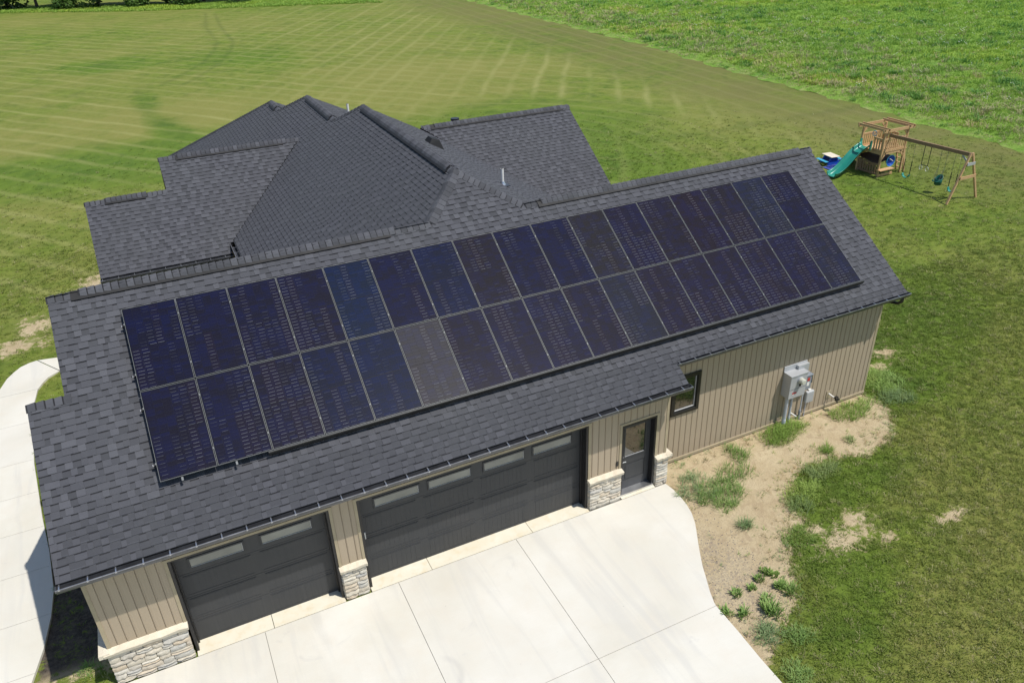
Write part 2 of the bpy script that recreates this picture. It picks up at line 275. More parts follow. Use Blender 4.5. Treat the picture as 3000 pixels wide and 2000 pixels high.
# ------------------------------------------------------------------ mesh helpers
class MB:
    def __init__(s): s.v = []; s.f = []; s.mi = []; s.sh = []; s.mats = []
    def m(s, mat):
        if mat not in s.mats: s.mats.append(mat)
        return s.mats.index(mat)
    def face(s, pts, mat, sh=.5):
        i = len(s.v); s.v += [tuple(p) for p in pts]; s.f.append(tuple(range(i, i+len(pts)))); s.mi.append(s.m(mat)); s.sh.append(sh)
    def hexa(s, a, mat, sh=.5):   # 8 corners: bottom 4 ccw, top 4 ccw
        i = len(s.v); s.v += [tuple(p) for p in a]
        for q in ((3, 2, 1, 0), (4, 5, 6, 7), (0, 1, 5, 4), (1, 2, 6, 5), (2, 3, 7, 6), (3, 0, 4, 7)):
            s.f.append(tuple(i+k for k in q)); s.mi.append(s.m(mat)); s.sh.append(sh)
    def box(s, x0, x1, y0, y1, z0, z1, mat, sh=.5):
        s.hexa([(x0, y0, z0), (x1, y0, z0), (x1, y1, z0), (x0, y1, z0), (x0, y0, z1), (x1, y0, z1), (x1, y1, z1), (x0, y1, z1)], mat, sh)
    def beam(s, a, b, w, h, mat, upv=(0, 0, 1)):
        a = Vector(a); b = Vector(b); d = (b-a).normalized(); upv = Vector(upv)
        if abs(d.dot(upv)) > .98: upv = Vector((0, 1, 0))
        x = d.cross(upv).normalized(); z = x.cross(d).normalized(); P = []
        for e in (a, b): P += [e - x*w/2 - z*h/2, e + x*w/2 - z*h/2, e + x*w/2 + z*h/2, e - x*w/2 + z*h/2]
        i = len(s.v); s.v += [tuple(p) for p in P]
        for q in ((0, 1, 2, 3), (7, 6, 5, 4), (4, 5, 1, 0), (5, 6, 2, 1), (6, 7, 3, 2), (7, 4, 0, 3)): s.f.append(tuple(i+k for k in q)); s.mi.append(s.m(mat)); s.sh.append(.5)
    def tube(s, pts, r, mat, n=10, cap=True):
        pts = [Vector(p) for p in pts]; rings = []; i0 = len(s.v); rr = r if isinstance(r, (list, tuple)) else [r]*len(pts); x = None
        for k, p in enumerate(pts):
            d = (pts[min(k+1, len(pts)-1)] - pts[max(k-1, 0)]).normalized()
            if x is None:
                a = Vector((0, 0, 1)) if abs(d.z) < .9 else Vector((1, 0, 0)); x = d.cross(a).normalized()
            else: x = (x - d*x.dot(d)).normalized()
            y = d.cross(x)
            for j in range(n): an = 2*math.pi*j/n; s.v.append(tuple(p + (x*math.cos(an) + y*math.sin(an))*rr[k]))
        for k in range(len(pts)-1):
            for j in range(n): a = i0+k*n+j; b = i0+k*n+(j+1) % n; s.f.append((a, b, b+n, a+n)); s.mi.append(s.m(mat)); s.sh.append(.5)
        if cap:
            s.f.append(tuple(i0+j for j in range(n))[::-1]); s.mi.append(s.m(mat)); s.sh.append(.5)
            s.f.append(tuple(i0+(len(pts)-1)*n+j for j in range(n))); s.mi.append(s.m(mat)); s.sh.append(.5)
    def extr(s, prof, a, b, mat, closed=True):   # prof: list of (y,z) swept along x from a to b
        n = len(prof); i = len(s.v); s.v += [(a, y, z) for y, z in prof] + [(b, y, z) for y, z in prof]
        for k in range(n if closed else n-1): k2 = (k+1) % n; s.f.append((i+k, i+k2, i+n+k2, i+n+k)); s.mi.append(s.m(mat)); s.sh.append(.5)
        if closed: s.f.append(tuple(range(i, i+n))[::-1]); s.mi.append(s.m(mat)); s.sh.append(.5); s.f.append(tuple(range(i+n, i+2*n))); s.mi.append(s.m(mat)); s.sh.append(.5)
    def mesh(s, name, smooth=False):
        me = bpy.data.meshes.new(name); me.from_pydata(s.v, [], s.f)
        for mt in s.mats: me.materials.append(mt)
        me.polygons.foreach_set('material_index', s.mi)
        a = me.attributes.new('shade', 'FLOAT', 'FACE'); a.data.foreach_set('value', s.sh)
        if smooth: me.polygons.foreach_set('use_smooth', [True]*len(s.f))
        me.validate(); return me
    def build(s, name, parent=None, smooth=False, bevel=0, **tg):
        o = bpy.data.objects.new(name, s.mesh(name, smooth)); COL.objects.link(o); o.parent = parent
        if bevel:
            b = o.modifiers.new('bevel', 'BEVEL'); b.width = bevel; b.segments = 2; b.limit_method = 'ANGLE'; b.angle_limit = R(40)
        for k, v in tg.items(): o[k] = v
        return o
def link(name, me, parent=None, loc=(0, 0, 0), rot=(0, 0, 0), sc=(1, 1, 1)):
    o = bpy.data.objects.new(name, me); COL.objects.link(o); o.parent = parent; o.location = loc; o.rotation_euler = rot; o.scale = sc; return o
def empty(name, loc, label, cat, rz=0, group=None):
    o = bpy.data.objects.new(name, None); COL.objects.link(o); o.location = loc; o.rotation_euler = (0, 0, rz); o.empty_display_size = .2
    o['label'] = label; o['category'] = cat
    if group: o['group'] = group
    return o
def tag(o, label, cat, group=None):
    o['label'] = label; o['category'] = cat
    if group: o['group'] = group
    return o

# ------------------------------------------------------------------ ground
EDGE = [(13.7, 46.47), (20.75, 46.74), (27, 47.48), (34.3, 47.83), (43.2, 48.25), (55.8, 49.56), (76.4, 50.12), (98.8, 50.9), (150, 52.0)]
def edge_x(y): return np.interp(y, [-40] + [a for a, b in EDGE] + [400], [44.5] + [b for a, b in EDGE] + [58])
DIRT = np.array([(12.6, .7), (20.1, .7), (20.45, .2), (20.3, -.45), (19.4, -1.35), (18.2, -1.65), (17.2, -1.3), (16.2, -1.25), (15.1, -1.95), (14.9, -2.85), (14.2, -2.95), (13.75, -3.5), (13.45, -4.0), (13.0, -4.6), (12.3, -4.8), (11.3, -5.6), (11.0, -5.0), (11.2, -3)])
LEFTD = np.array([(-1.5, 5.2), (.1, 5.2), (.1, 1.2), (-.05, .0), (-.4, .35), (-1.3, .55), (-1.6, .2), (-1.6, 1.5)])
def sdist(px, py, poly):
    d = np.full(px.shape, 1e9); ins = np.zeros(px.shape, bool); n = len(poly)
    for i in range(n):
        ax, ay = poly[i]; bx, by = poly[(i+1) % n]; ex, ey = bx-ax, by-ay
        t = np.clip(((px-ax)*ex + (py-ay)*ey)/(ex*ex+ey*ey), 0, 1); d = np.minimum(d, np.hypot(px-ax-t*ex, py-ay-t*ey))
        c = ((ay > py) != (by > py)) & (px < (bx-ax)*(py-ay)/((by-ay) if by != ay else 1e-9) + ax); ins ^= c
    return np.where(ins, d, -d)
ELL = [(15.35, -3.6, 1.25, .6), (16.2, -4.0, .6, .3), (18.1, -4.2, .75, .28), (22.7, 1.95, .9, .45), (21.9, 1.4, .6, .35), (-2.8, 16.4, 1.5, .9), (-2.3, 17.9, .9, 1.2), (-.3, 20.8, 1.0, 1.5), (.9, 10.9, 1.2, .9), (15.9, -3.2, .9, .45), (14.9, -3.1, .6, .35)]
def dirt_mask(x, y):
    m = np.zeros(x.shape); near = (x > -6) & (x < 26) & (y > -9) & (y < 24); xs, ys = x[near], y[near]
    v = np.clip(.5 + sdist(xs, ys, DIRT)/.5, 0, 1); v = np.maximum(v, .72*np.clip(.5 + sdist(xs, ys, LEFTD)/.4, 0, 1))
    for cx, cy, a, b in ELL: v = np.maximum(v, np.clip(1.02 - .62*np.hypot((xs-cx)/a, (ys-cy)/b), 0, 1)*.74)
    m[near] = v; return m
def ell(x, y, cx, cy, a, b, ang=0):
    c, s = math.cos(ang), math.sin(ang); dx, dy = x-cx, y-cy
    return np.clip(1.4 - np.hypot((dx*c+dy*s)/a, (-dx*s+dy*c)/b), 0, 1)
def pl(x, y, pts, w):
    d = np.full(x.shape, 1e9)
    for (ax, ay), (bx, by) in zip(pts, pts[1:]):
        ex, ey = bx-ax, by-ay; t = np.clip(((x-ax)*ex+(y-ay)*ey)/(ex*ex+ey*ey), 0, 1); d = np.minimum(d, np.hypot(x-ax-t*ex, y-ay-t*ey))
    return np.exp(-(d/w)**2)
def grid_mesh(name, xs, ys, zf, mat, attrs):
    X, Y = np.meshgrid(xs, ys); X2, Y2, Z = zf(X, Y); v = np.stack([X2.ravel(), Y2.ravel(), Z.ravel()], 1)
    nx, ny = len(xs), len(ys); idx = np.arange(nx*ny).reshape(ny, nx); q = np.stack([idx[:-1, :-1], idx[:-1, 1:], idx[1:, 1:], idx[1:, :-1]], -1).reshape(-1, 4)
    me = bpy.data.meshes.new(name); me.vertices.add(len(v)); me.vertices.foreach_set('co', v.ravel()); me.loops.add(q.size); me.loops.foreach_set('vertex_index', q.ravel())
    me.polygons.add(len(q)); me.polygons.foreach_set('loop_start', np.arange(0, q.size, 4)); me.polygons.foreach_set('loop_total', np.full(len(q), 4)); me.polygons.foreach_set('use_smooth', np.ones(len(q), bool))
    me.update(); me.validate(); me.materials.append(mat)
    for k, f in attrs.items():
        a = me.attributes.new(k, 'FLOAT', 'POINT'); a.data.foreach_set('value', f(X2, Y2).ravel().astype(np.float32))
    o = bpy.data.objects.new(name, me); COL.objects.link(o); o['kind'] = 'structure'; return o
def lump(x, y): return .03*np.sin(x*.9+y*.4)*np.sin(y*.7-x*.3) + .012*np.sin(x*3.1+1)*np.sin(y*2.7)
XS = np.concatenate([[-900, -300, -120, -60], np.arange(-40, -6, .5), np.arange(-6, 26, .12), np.arange(26, 56, .4), [58, 65, 80, 120, 300, 900]])
YS = np.concatenate([[-900, -200, -60, -25], np.arange(-14, -9, .5), np.arange(-9, 23, .12), np.arange(23, 130, .45), np.arange(130, 180, 2), [200, 300, 900]])
def lz(X, Y):
    near = (np.abs(Y) < 200) & (np.abs(X) < 130); flat = (X > -3.5) & (X < 21) & (Y > -12) & (Y < 9)
    return X, Y, np.where(near, -.06 + lump(X, Y)*np.where(flat, .35, 1), -.06)
LUSH = lambda x, y: np.clip(ell(x, y, 2.5, 39, 10, 5, -.1) + .9*ell(x, y, 26, 32, 8, 9) + .6*ell(x, y, 3.8, 56, .9, 5) + .9*ell(x, y, 4.9, 45, 1.2, 6, .15) + .7*ell(x, y, 2, 77, 4, 4) + .7*ell(x, y, 22, 22, 7, 6) + .6*ell(x, y, 14, 75, 6, 6) + 1.0*ell(x, y, 25, 3.4, 4.5, 2.2, .5) + .8*ell(x, y, 17, -2.1, 2.2, .8) + .7*ell(x, y, 14.7, -3.8, .9, 1.6) + .6*ell(x, y, 13.2, -5.6, 1.0, .9) + .7*ell(x, y, 21.8, .4, 1.3, 1.0) + .5*ell(x, y, 21, 5, 1.5, 2.5)+.6*ell(x, y, 36.5, 14.5, 3, 2), 0, 1)
T1 = [(15.3, 115.7), (13.5, 100.7), (13.2, 94), (13, 86), (11.9, 79.8), (9.75, 72.2), (7.1, 66.4), (5.4, 63)]
T2 = [(16.4, 114.7), (15.2, 100), (14.9, 94), (14.6, 85), (13.4, 78.5), (11.3, 71.2), (8.7, 65.4), (6.9, 62)]
TRACK = lambda x, y: np.clip(pl(x, y, T1, .28) + pl(x, y, T2, .28) + .8*pl(x, y, [(29, 26.6), (35, 26.1), (44.4, 26), (46.5, 26)], .45) + .75*pl(x, y, [(3.7, 63), (3.5, 56.5), (3.9, 50.5), (4.9, 45.5), (6.5, 40.5)], .7)*(.6+.4*np.sin(y*1.3)) + .5*ell(x, y, 1.6, 77, 1.6, 3) + .5*ell(x, y, 52-12, 96, 2, 5), 0, 1)
DRY = lambda x, y: np.clip(1.0*ell(x, y, 0, 50, 14, 7) + .9*ell(x, y, 24, 52, 14, 9) - 1.0*ell(x, y, 24, 12, 9, 9) + 1.3*ell(x, y, 16.2, -6.6, 3.2, 1.6, .3) + 1.1*ell(x, y, 19.2, -2.2, 2.2, .8, .5) + .9*ell(x, y, 20.5, -4.5, 2.5, 1.6) + .8*ell(x, y, 27, 9, 5, 3), -1, 1)
GRAV = lambda x, y: ell(x, y, 12.1, -3.0, .9, 1.8)
grid_mesh('lawn', XS, YS, lz, M['lawn'], {'dirt': dirt_mask, 'lush': LUSH, 'track': TRACK, 'dry': DRY, 'gravel': GRAV, 'dark_soil': lambda x, y: np.clip(.5+(y-.75)/.3, 0, 1)*(x < .3)*(x > -1.7)*(y < 6)})
def mz(X, Y):
    e = edge_x(Y); X2 = e + X; h = np.clip(X/1.2, 0, 1)*(.10 + .10*np.sin(X2*.8+Y*.5)*np.sin(Y*.9-X2*.2) + .05*np.sin(X2*2.3+Y)*np.sin(Y*2.9)); return X2 + .25*np.sin(Y*1.7)*np.exp(-X/1.0)+.15*np.sin(Y*4.1)*np.exp(-X), Y, h - .055 + np.clip(X, 0, 1)*.03
grid_mesh('meadow', np.concatenate([np.arange(0, 2, .25), np.arange(2, 40, .6), np.arange(40, 100, 2), [120, 200, 500]]), np.concatenate([[-300, -60], np.arange(-12, 120, .6), np.arange(120, 180, 4), [300, 600]]), mz, M['meadow'], {})

# ------------------------------------------------------------------ concrete
def slab(parent, poly, z0, z1, mat, name='slab'):
    b = MB(); n = len(poly)
    b.face([(x, y, z1) for x, y in poly], mat); b.face([(x, y, z0) for x, y in poly][::-1], mat)
    for i in range(n): (ax, ay), (bx, by) = poly[i], poly[(i+1) % n]; b.face([(ax, ay, z0), (bx, by, z0), (bx, by, z1), (ax, ay, z1)], mat)
    return b.build(name, parent)
g = .005
drive = MB()
CUR = [(12.76, -.10), (12.80, -.42), (12.79, -.72), (12.76, -1.0), (12.68, -1.32), (12.55, -1.62), (12.41, -1.86), (12.2, -2.2), (11.99, -2.56), (11.83, -2.85), (11.69, -3.15), (11.53, -3.48), (11.42, -3.76), (11.40, -3.85), (11.38, -4.57), (11.34, -5.28), (11.33, -5.89), (11.33, -7.7), (11.4, -11.6)]
outline = [(-.15, -.14), (-1.0, -2.5), (-3.5, -6), (-6, -11.6), (11.4, -11.6)] + CUR[:-1][::-1]
for i in range(0): pass
d = MB(); n = len(outline); d.face([(x, y, -.02) for x, y in outline], M['joint'])
for i in range(n): (ax, ay), (bx, by) = outline[i], outline[(i+1) % n]; d.face([(ax, ay, -.15), (bx, by, -.15), (bx, by, -.02), (ax, ay, -.02)], M['joint'])
drive = d.build('driveway', kind='structure')
rows = [(-.14, -3.85), (-3.85, -7.7), (-7.7, -11.6)]; cols = [2.75, 5.65, 8.53]
def left_x(y): return float(np.interp(-y, [.14, 2.5, 6, 11.6], [-.15, -1.0, -3.5, -6]))
for y1, y0 in rows:
    slab(drive, [(left_x(y0), y0+g), (cols[0]-g, y0+g), (cols[0]-g, y1-g), (left_x(y1), y1-g)], -.1, 0, M['concrete'])
    for a, b in zip(cols, cols[1:]): slab(drive, [(a+g, y0+g), (b-g, y0+g), (b-g, y1-g), (a+g, y1-g)], -.1, 0, M['concrete'])
    cs = [p for p in CUR if y0 <= p[1] <= y1+.05]; cs = [(p[0], min(max(p[1], y0+g), y1-g)) for p in cs]
    xb = float(np.interp(-y0, [-p[1] for p in CUR], [p[0] for p in CUR]))
    if cs[-1][1] > y0+.02: cs.append((xb, y0+g))
    slab(drive, [(cols[-1]+g, y1-g), (cols[-1]+g, y0+g)] + cs[::-1], -.1, 0, M['concrete'])
# apron pieces inside the door openings
walk = MB(); WOUT = [(-5.4, -6), (-4.2, 0), (-3.7, 6), (-3.45, 10), (-3.3, 12.2), (-3.08, 13.42), (-2.93, 14.03), (-2.75, 14.4), (-2.57, 14.68), (-2.33, 14.84), (-2.08, 14.91), (-1.51, 14.80), (-.9, 14.4), (.3, 13.6)]
WIN = [(-3.4, -6), (-2.6, -2), (-1.85, 0), (-1.59, .73), (-1.41, 1.53), (-1.3, 2.4), (-1.27, 3.2), (-1.4, 4.6), (-1.6, 6), (-1.9, 8.6), (-2.02, 10.5), (-2.05, 11.99), (-1.99, 12.83), (-1.86, 13.2), (-1.72, 13.49), (-1.38, 13.78), (-.9, 13.5), (-.3, 12.6)]
def wo(y, L): return float(np.interp(y, [p[1] for p in L], [p[0] for p in L]))
d = MB(); o_ = WOUT + WIN[::-1]; d.face([(x, y, -.03) for x, y in o_], M['joint']); 
walkway = d.build('walkway', kind='structure')
wj = [-6, -3, -.6, .95, 2.5, 4.08, 5.65, 7.2, 8.8, 10.9, 12.85]
for a, b in zip(wj, wj[1:]):
    ins = [p for p in WIN[:13] if a < p[1] < b]; ous = [p for p in WOUT[:6] if a < p[1] < b]
    slab(walkway, [(wo(a+g, WOUT[:6]), a+g)] + [(wo(a+g, WIN[:13]), a+g)] + ins + [(wo(b-g, WIN[:13]), b-g), (wo(b-g, WOUT[:6]), b-g)] + ous[::-1], -.14, 0, M['concrete'])
slab(walkway, [(-3.21, 12.86), (-1.98, 12.86), (-1.86, 13.2), (-1.72, 13.49), (-1.40, 13.77), (-2.10, 14.90), (-2.33, 14.84), (-2.57, 14.68), (-2.75, 14.4), (-2.93, 14.03), (-3.08, 13.42)], -.14, 0, M['concrete'])
slab(walkway, [(-1.37, 13.79), (-.9, 13.5), (-.3, 12.6), (.3, 13.6), (-.9, 14.4), (-1.51, 14.8), (-2.07, 14.91)], -.14, 0, M['concrete'])

# ------------------------------------------------------------------ house
T = .6822; Z0 = 3.3749
house = empty('house', (0, 0, 0), 'tan single-storey house with attached garage, dark shingle roofs and charcoal doors', 'house')
def gz(y): return Z0 + T*y
shingle_quota = [300]; cap_quota = [300]
EXPO = .1425; ANG = math.atan(T)
tabmesh = {}
def tab_mesh(w, sh):
    k = (w, sh)
    if k not in tabmesh:
        b = MB(); e = EXPO
        b.hexa([(0, 0, 0), (w, 0, 0), (w, e+.02, 0), (0, e+.02, 0), (0.003, 0, .019), (w-.003, 0, .019), (w-.006, e+.02, .005), (.006, e+.02, .005)], M['shingle'], sh)
        tabmesh[k] = b.mesh('shingle')
    return tabmesh[k]
def roof_plane(pts, down, thick=.13, parts=True, seed=0, detail=True, under=None, indiv=False, vary=1.0):
    """pts: 3D corners of the plane outline; down: horizontal unit vector pointing downslope"""
    pts = [Vector(p) for p in pts]; dn = Vector((down[0], down[1], 0))
    n = Vector((0, 0, 0))
    for i in range(len(pts)): a, b_ = pts[i], pts[(i+1) % len(pts)]; n += a.cross(b_)
    if n.z < 0: pts = pts[::-1]; n = -n
    n.normalize(); u = Vector((-dn.y, dn.x, 0)); v = u.cross(n).normalized()
    if v.dot(dn) < 0: v = -v
    O = Vector((0, 0, pts[0].z + (n.x*pts[0].x + n.y*pts[0].y)/n.z))
    b = MB(); top = [p.copy() for p in pts]; bot = [p - Vector((0, 0, thick)) for p in pts]
    b.face(top, M['shingle'], .3); b.face(bot[::-1], M['soffit'])
    for i in range(len(pts)): j = (i+1) % len(pts); b.face([bot[i], bot[j], top[j], top[i]], M['fascia'])
    roof = b.build('roof', house)
    if not detail: return roof
    P = [((p-O).dot(u), (p-O).dot(v)) for p in pts]; vmax = max(q[1] for q in P); vmin = min(q[1] for q in P)
    def inter(vv):
        xs = []
        for i in range(len(P)):
            (a, c), (d_, e) = P[i], P[(i+1) % len(P)]
            if (c > vv) != (e > vv): xs.append(a + (vv-c)*(d_-a)/(e-c))
        xs.sort(); return [(xs[k], xs[k+1]) for k in range(0, len(xs)-1, 2)]
    s = MB(); rnd = random.Random(seed); mt = M['shingle']; drow = 0
    umin = min(q[0] for q in P); umax = max(q[0] for q in P)
    W = lambda uu, vv, h: O + u*uu + v*vv + n*h
    nrow = int((vmax-vmin)/EXPO)+1; flip = (W(1, 0, 0)-W(0, 0, 0)).cross(W(0, 0, 0)-W(0, 1, 0)).dot(n) < 0
    def F(q, sh): s.face(q[::-1] if flip else q, mt, sh)
    for r_ in range(nrow):
        v1 = vmax - r_*EXPO; v0 = v1 - EXPO; iv = inter((v0+v1)/2)
        # segments for the full row so neighbours line up
        x = umin - rnd.random()*.3; segs = []; kind = True
        while x < umax:
            w = rnd.choice((.11, .13, .15, .18, .21, .25)) if kind else rnd.choice((.09, .12, .14, .17, .2)); segs.append((x, x+w, kind, rnd.random())); x += w; kind = not kind
        for lo, hi in iv:
            for a, c, kd, sh in segs:
                full = a >= lo and c <= hi; a2, c2 = max(a, lo), min(c, hi)
                if c2 - a2 < .01: continue
                sh = .5+(sh-.5)*vary*.85
                if kd:
                    shd = .35 + .62*sh
                    if indiv and full and shingle_quota[0] > 0 and v1 > vmax - 6*EXPO - .01:
                        w = round(c-a, 2); q = round(shd, 1); o = link('shingle', tab_mesh(w, q), roof)
                        o.matrix_local = Matrix(((u.x, -v.x, n.x, 0), (u.y, -v.y, n.y, 0), (u.z, -v.z, n.z, 0), (0, 0, 0, 1))) if u.cross(-v).dot(n) > 0 else Matrix(((-u.x, -v.x, n.x, 0), (-u.y, -v.y, n.y, 0), (-u.z, -v.z, n.z, 0), (0, 0, 0, 1)))
                        base = W(a, v1, 0) if u.cross(-v).dot(n) > 0 else W(c, v1, 0)
                        o.matrix_local.translation = base; shingle_quota[0] -= 1
                        m_ = o.matrix_local.copy(); m_.translation = base; o.matrix_local = m_
                    else:
                        h1, h0 = .019, .005
                        F([W(a2, v1, h1), W(c2, v1, h1), W(c2, v0-.02, h0), W(a2, v0-.02, h0)], shd)
                        F([W(a2, v1, 0), W(c2, v1, 0), W(c2, v1, h1), W(a2, v1, h1)], .03)  # step shadow put into the riser's colour
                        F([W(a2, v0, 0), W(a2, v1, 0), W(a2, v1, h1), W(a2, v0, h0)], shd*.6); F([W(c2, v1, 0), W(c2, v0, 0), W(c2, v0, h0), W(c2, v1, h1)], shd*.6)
                else:
                    shd = .22 + .42*sh; vb = v0 + .022
                    F([W(a2, v1, .012), W(c2, v1, .012), W(c2, vb, .004), W(a2, vb, .004)], shd)
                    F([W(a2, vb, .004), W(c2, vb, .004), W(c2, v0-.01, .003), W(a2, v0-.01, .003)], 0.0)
                    F([W(a2, v1, 0), W(c2, v1, 0), W(c2, v1, .012), W(a2, v1, .012)], .05)  # gap riser darkened likewise, shadow in its colour
    s.build('shingles', roof, kind='stuff')
    return roof
yr = 4.333; XL, XR, XB, XS_ = .405, 20.537, -.241, 12.969; YE1, YE2, YB = -.41, .101, 2.455; zr = gz(yr)
P3 = lambda x, y: (x, y, gz(y))
APX = (9.80, 5.48, 7.11); HLp = P3(8.60, yr); HRp = P3(11.14, yr)
gfront = roof_plane([P3(XB, YE1), P3(XS_, YE1), P3(XS_, YE2), P3(XR, YE2), P3(XR, yr), HRp, P3(9.80, 5.475), HLp, P3(XL, yr), P3(XL, YB), P3(XB, YB)], (0, -1), seed=1, indiv=True)
def bz(y): return zr - T*(y-yr)
gback = roof_plane([(XL, yr, zr), (HLp[0], yr, zr), (4.75, 8.2, bz(8.2)), (4.75, 8.76, bz(8.76)), (XL, 8.76, bz(8.76))], (0, 1), seed=2)
gback2 = roof_plane([(HRp[0], yr, zr), (XR, yr, zr), (XR, 8.76, bz(8.76)), (16.2, 8.76, bz(8.76)), (15.1, 8.0, bz(8.0))], (0, 1), seed=3)
zb = gz(YB); bumpback = roof_plane([(XB, YB, zb), (XL+.3, YB, zb), (XL+.3, 5.2, zb-T*(5.2-YB)), (XB, 5.2, zb-T*(5.2-YB))], (0, 1), seed=4)
SL, SR = .67, .60
plz = lambda x: 7.11 - SL*(9.82-x); prz = lambda x: 7.11 - SR*(x-9.82)
pL = lambda x, y: (x, y, plz(x)); pR = lambda x, y: (x, y, prz(x))
PL = roof_plane([pL(9.82, 5.48), pL(8.62, 4.34), pL(4.75, 8.2), pL(4.75, 12.62), pL(7.85, 15.66), pL(4.2, 19.3), pL(3.72, 19.8), pL(3.72, 26.9), pL(8.1, 21.95), pL(8.1, 20.15), pL(9.04, 19.0), pL(9.04, 14.62), pL(9.82, 13.83)], (-1, 0), seed=5, vary=.5)
PR_ = roof_plane([pR(9.82, 5.48), pR(9.82, 13.83), pR(12.35, 15.4), pR(15.75, 12.0), pR(16.2, 11.8), pR(16.2, 8.8), pR(15.1, 8.0), pR(11.16, 4.36)], (1, 0), seed=6, vary=.35)
z2 = plz(9.04); z3 = plz(8.1)
roof_plane([(9.04, 14.62, z2), (9.04, 19.0, z2), (14.2, 24, z2-.6*5.16), (14.2, 14.62, z2-.6*5.16)], (1, 0), seed=7)
roof_plane([(8.1, 20.15, z3), (8.1, 21.95, z3), (12, 26, z3-.6*3.9), (12, 20.15, z3-.6*3.9)], (1, 0), seed=8)
roof_plane([(9.82, 13.83, 7.11), (9.04, 14.62, plz(9.04)), (12.35, 15.4, prz(12.35))], (0, 1), detail=False, thick=.3)
roof_plane([(9.04, 19.0, z2), (8.1, 20.15, z3), (14.2, 24.0, 3.4)], (0, 1), detail=False, thick=.3)
roof_plane([(8.1, 21.95, z3), (3.72, 26.9, plz(3.72)), (12, 26.9, 2.9)], (0, 1), detail=False, thick=.3)
glz = lambda y: 5.86 - T*abs(15.72-y)
GL = lambda x, y: (x, y, glz(y))
GLr = roof_plane([GL(3.2, 15.72), GL(7.88, 15.72), GL(4.75, 12.62), GL(4.60, 12.5), GL(4.60, 12.2), GL(.76, 12.2), GL(.76, 14.6), GL(3.2, 14.6)], (0, -1), seed=9)
roof_plane([GL(3.2, 15.72), GL(7.88, 15.72), GL(4.0, 19.6), GL(3.2, 19.6)], (0, 1), seed=10)
zc = glz(14.6); roof_plane([(.76, 14.6, zc), (3.3, 14.6, zc), (3.3, 17.3, zc-T*2.7), (.76, 17.3, zc-T*2.7)], (0, 1), seed=11)
grz = lambda y: 5.68 - T*abs(15.4-y)
GR = lambda x, y: (x, y, grz(y))
GRr = roof_plane([GR(12.35, 15.4), GR(18.62, 15.4), GR(18.62, 11.8), GR(15.85, 11.8)], (0, -1), seed=12)
roof_plane([GR(12.35, 15.4), GR(18.62, 15.4), GR(18.62, 19.2), GR(12.35, 19.2)], (0, 1), seed=13)

# ridge and hip caps, ridge vents
def pn(a): return Vector((-a[0], -a[1], 1)).normalized()
N_GF = pn((0, T)); N_GB = pn((0, -T)); N_L = pn((SL, 0)); N_R = pn((-SR, 0)); N_BK = pn((0, -.7))
def caps(p0, p1, nA, nB, roof, vent=None, quota=True, w=.15, seed=0):
    p0, p1 = Vector(p0), Vector(p1); L = (p1-p0).length; ax = (p1-p0).normalized(); rnd = random.Random(seed)
    def wing(nn):
        d_ = ax.cross(nn).normalized()
        return d_ if d_.z < 0 else -d_
    dA, dB = wing(nA), wing(nB); upv = Vector((0, 0, 1))
    def sec(h): return [dA*w + nA*(h*.55), dA*w*.45 + nA*h, upv*(h*1.05), dB*w*.45 + nB*h, dB*w + nB*(h*.55)]
    pit = .148; n_ = max(1, int(L/pit)); variants = []
    for vv in range(4):
        for hh in (.022, .058):
            b = MB(); s0, s1 = sec(hh), sec(hh+.018); sh = .3+.2*vv
            for k in range(4):
                fr_ = .2; mid = [s0[j].lerp(s1[j], fr_)+ax*(pit+.012)*fr_ for j in (k, k+1)]
                for q, sq in (([s0[k], s0[k+1], mid[1], mid[0]], 0.0), ([mid[0], mid[1], s1[k+1]+ax*(pit+.012), s1[k]+ax*(pit+.012)], sh)):
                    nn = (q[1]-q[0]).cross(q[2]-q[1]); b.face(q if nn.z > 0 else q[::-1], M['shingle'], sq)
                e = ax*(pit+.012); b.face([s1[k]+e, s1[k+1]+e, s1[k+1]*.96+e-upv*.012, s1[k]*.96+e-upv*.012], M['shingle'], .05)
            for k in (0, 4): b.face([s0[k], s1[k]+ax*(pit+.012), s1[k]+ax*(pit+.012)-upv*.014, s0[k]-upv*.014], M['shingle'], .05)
            # lap shadow coloured in as a dark band on each cap
            variants.append(b.mesh('ridge_cap'))
    joined = None
    for i in range(n_):
        tpos = i*L/n_; lift = vent and vent[0] <= tpos <= vent[1]; mesh = variants[2*rnd.randrange(4) + (1 if lift else 0)]
        if quota and cap_quota[0] > 0:
            link('ridge_cap', mesh, roof, p0+ax*tpos); cap_quota[0] -= 1
        else:
            if joined is None: joined = MB()
            off = p0+ax*tpos; i0 = len(joined.v); joined.v += [tuple(Vector(v.co)+off) for v in mesh.vertices]; ix = joined.m(M['shingle'])
            for pg in mesh.polygons: joined.f.append(tuple(i0+k for k in pg.vertices)); joined.mi.append(ix); joined.sh.append(mesh.attributes['shade'].data[pg.index].value)
    if joined: joined.build('ridge_caps', roof, kind='stuff')
    if vent:
        b = MB(); a, c = p0+ax*vent[0], p0+ax*vent[1]
        for dd, nn in ((dA, nA), (dB, nB)):
            q = [a, a+dd*(w+.055), c+dd*(w+.055), c]; lo = [p+nn*.008 for p in q]; hi = [p+nn*.042 for p in q]
            b.hexa(lo+hi, M['vent'])
        b.build('ridge_vent', roof)
caps(P3(XL-.02, yr), HLp, N_GF, N_GB, gfront, (.45, HLp[0]-XL-1.0), seed=1)
caps(HRp, P3(XR+.02, yr), N_GF, N_GB, gfront, (.35, XR-HRp[0]-.45), seed=2)
caps(P3(XB-.02, YB), P3(XL+.1, YB), N_GF, N_GB, gfront, seed=3)
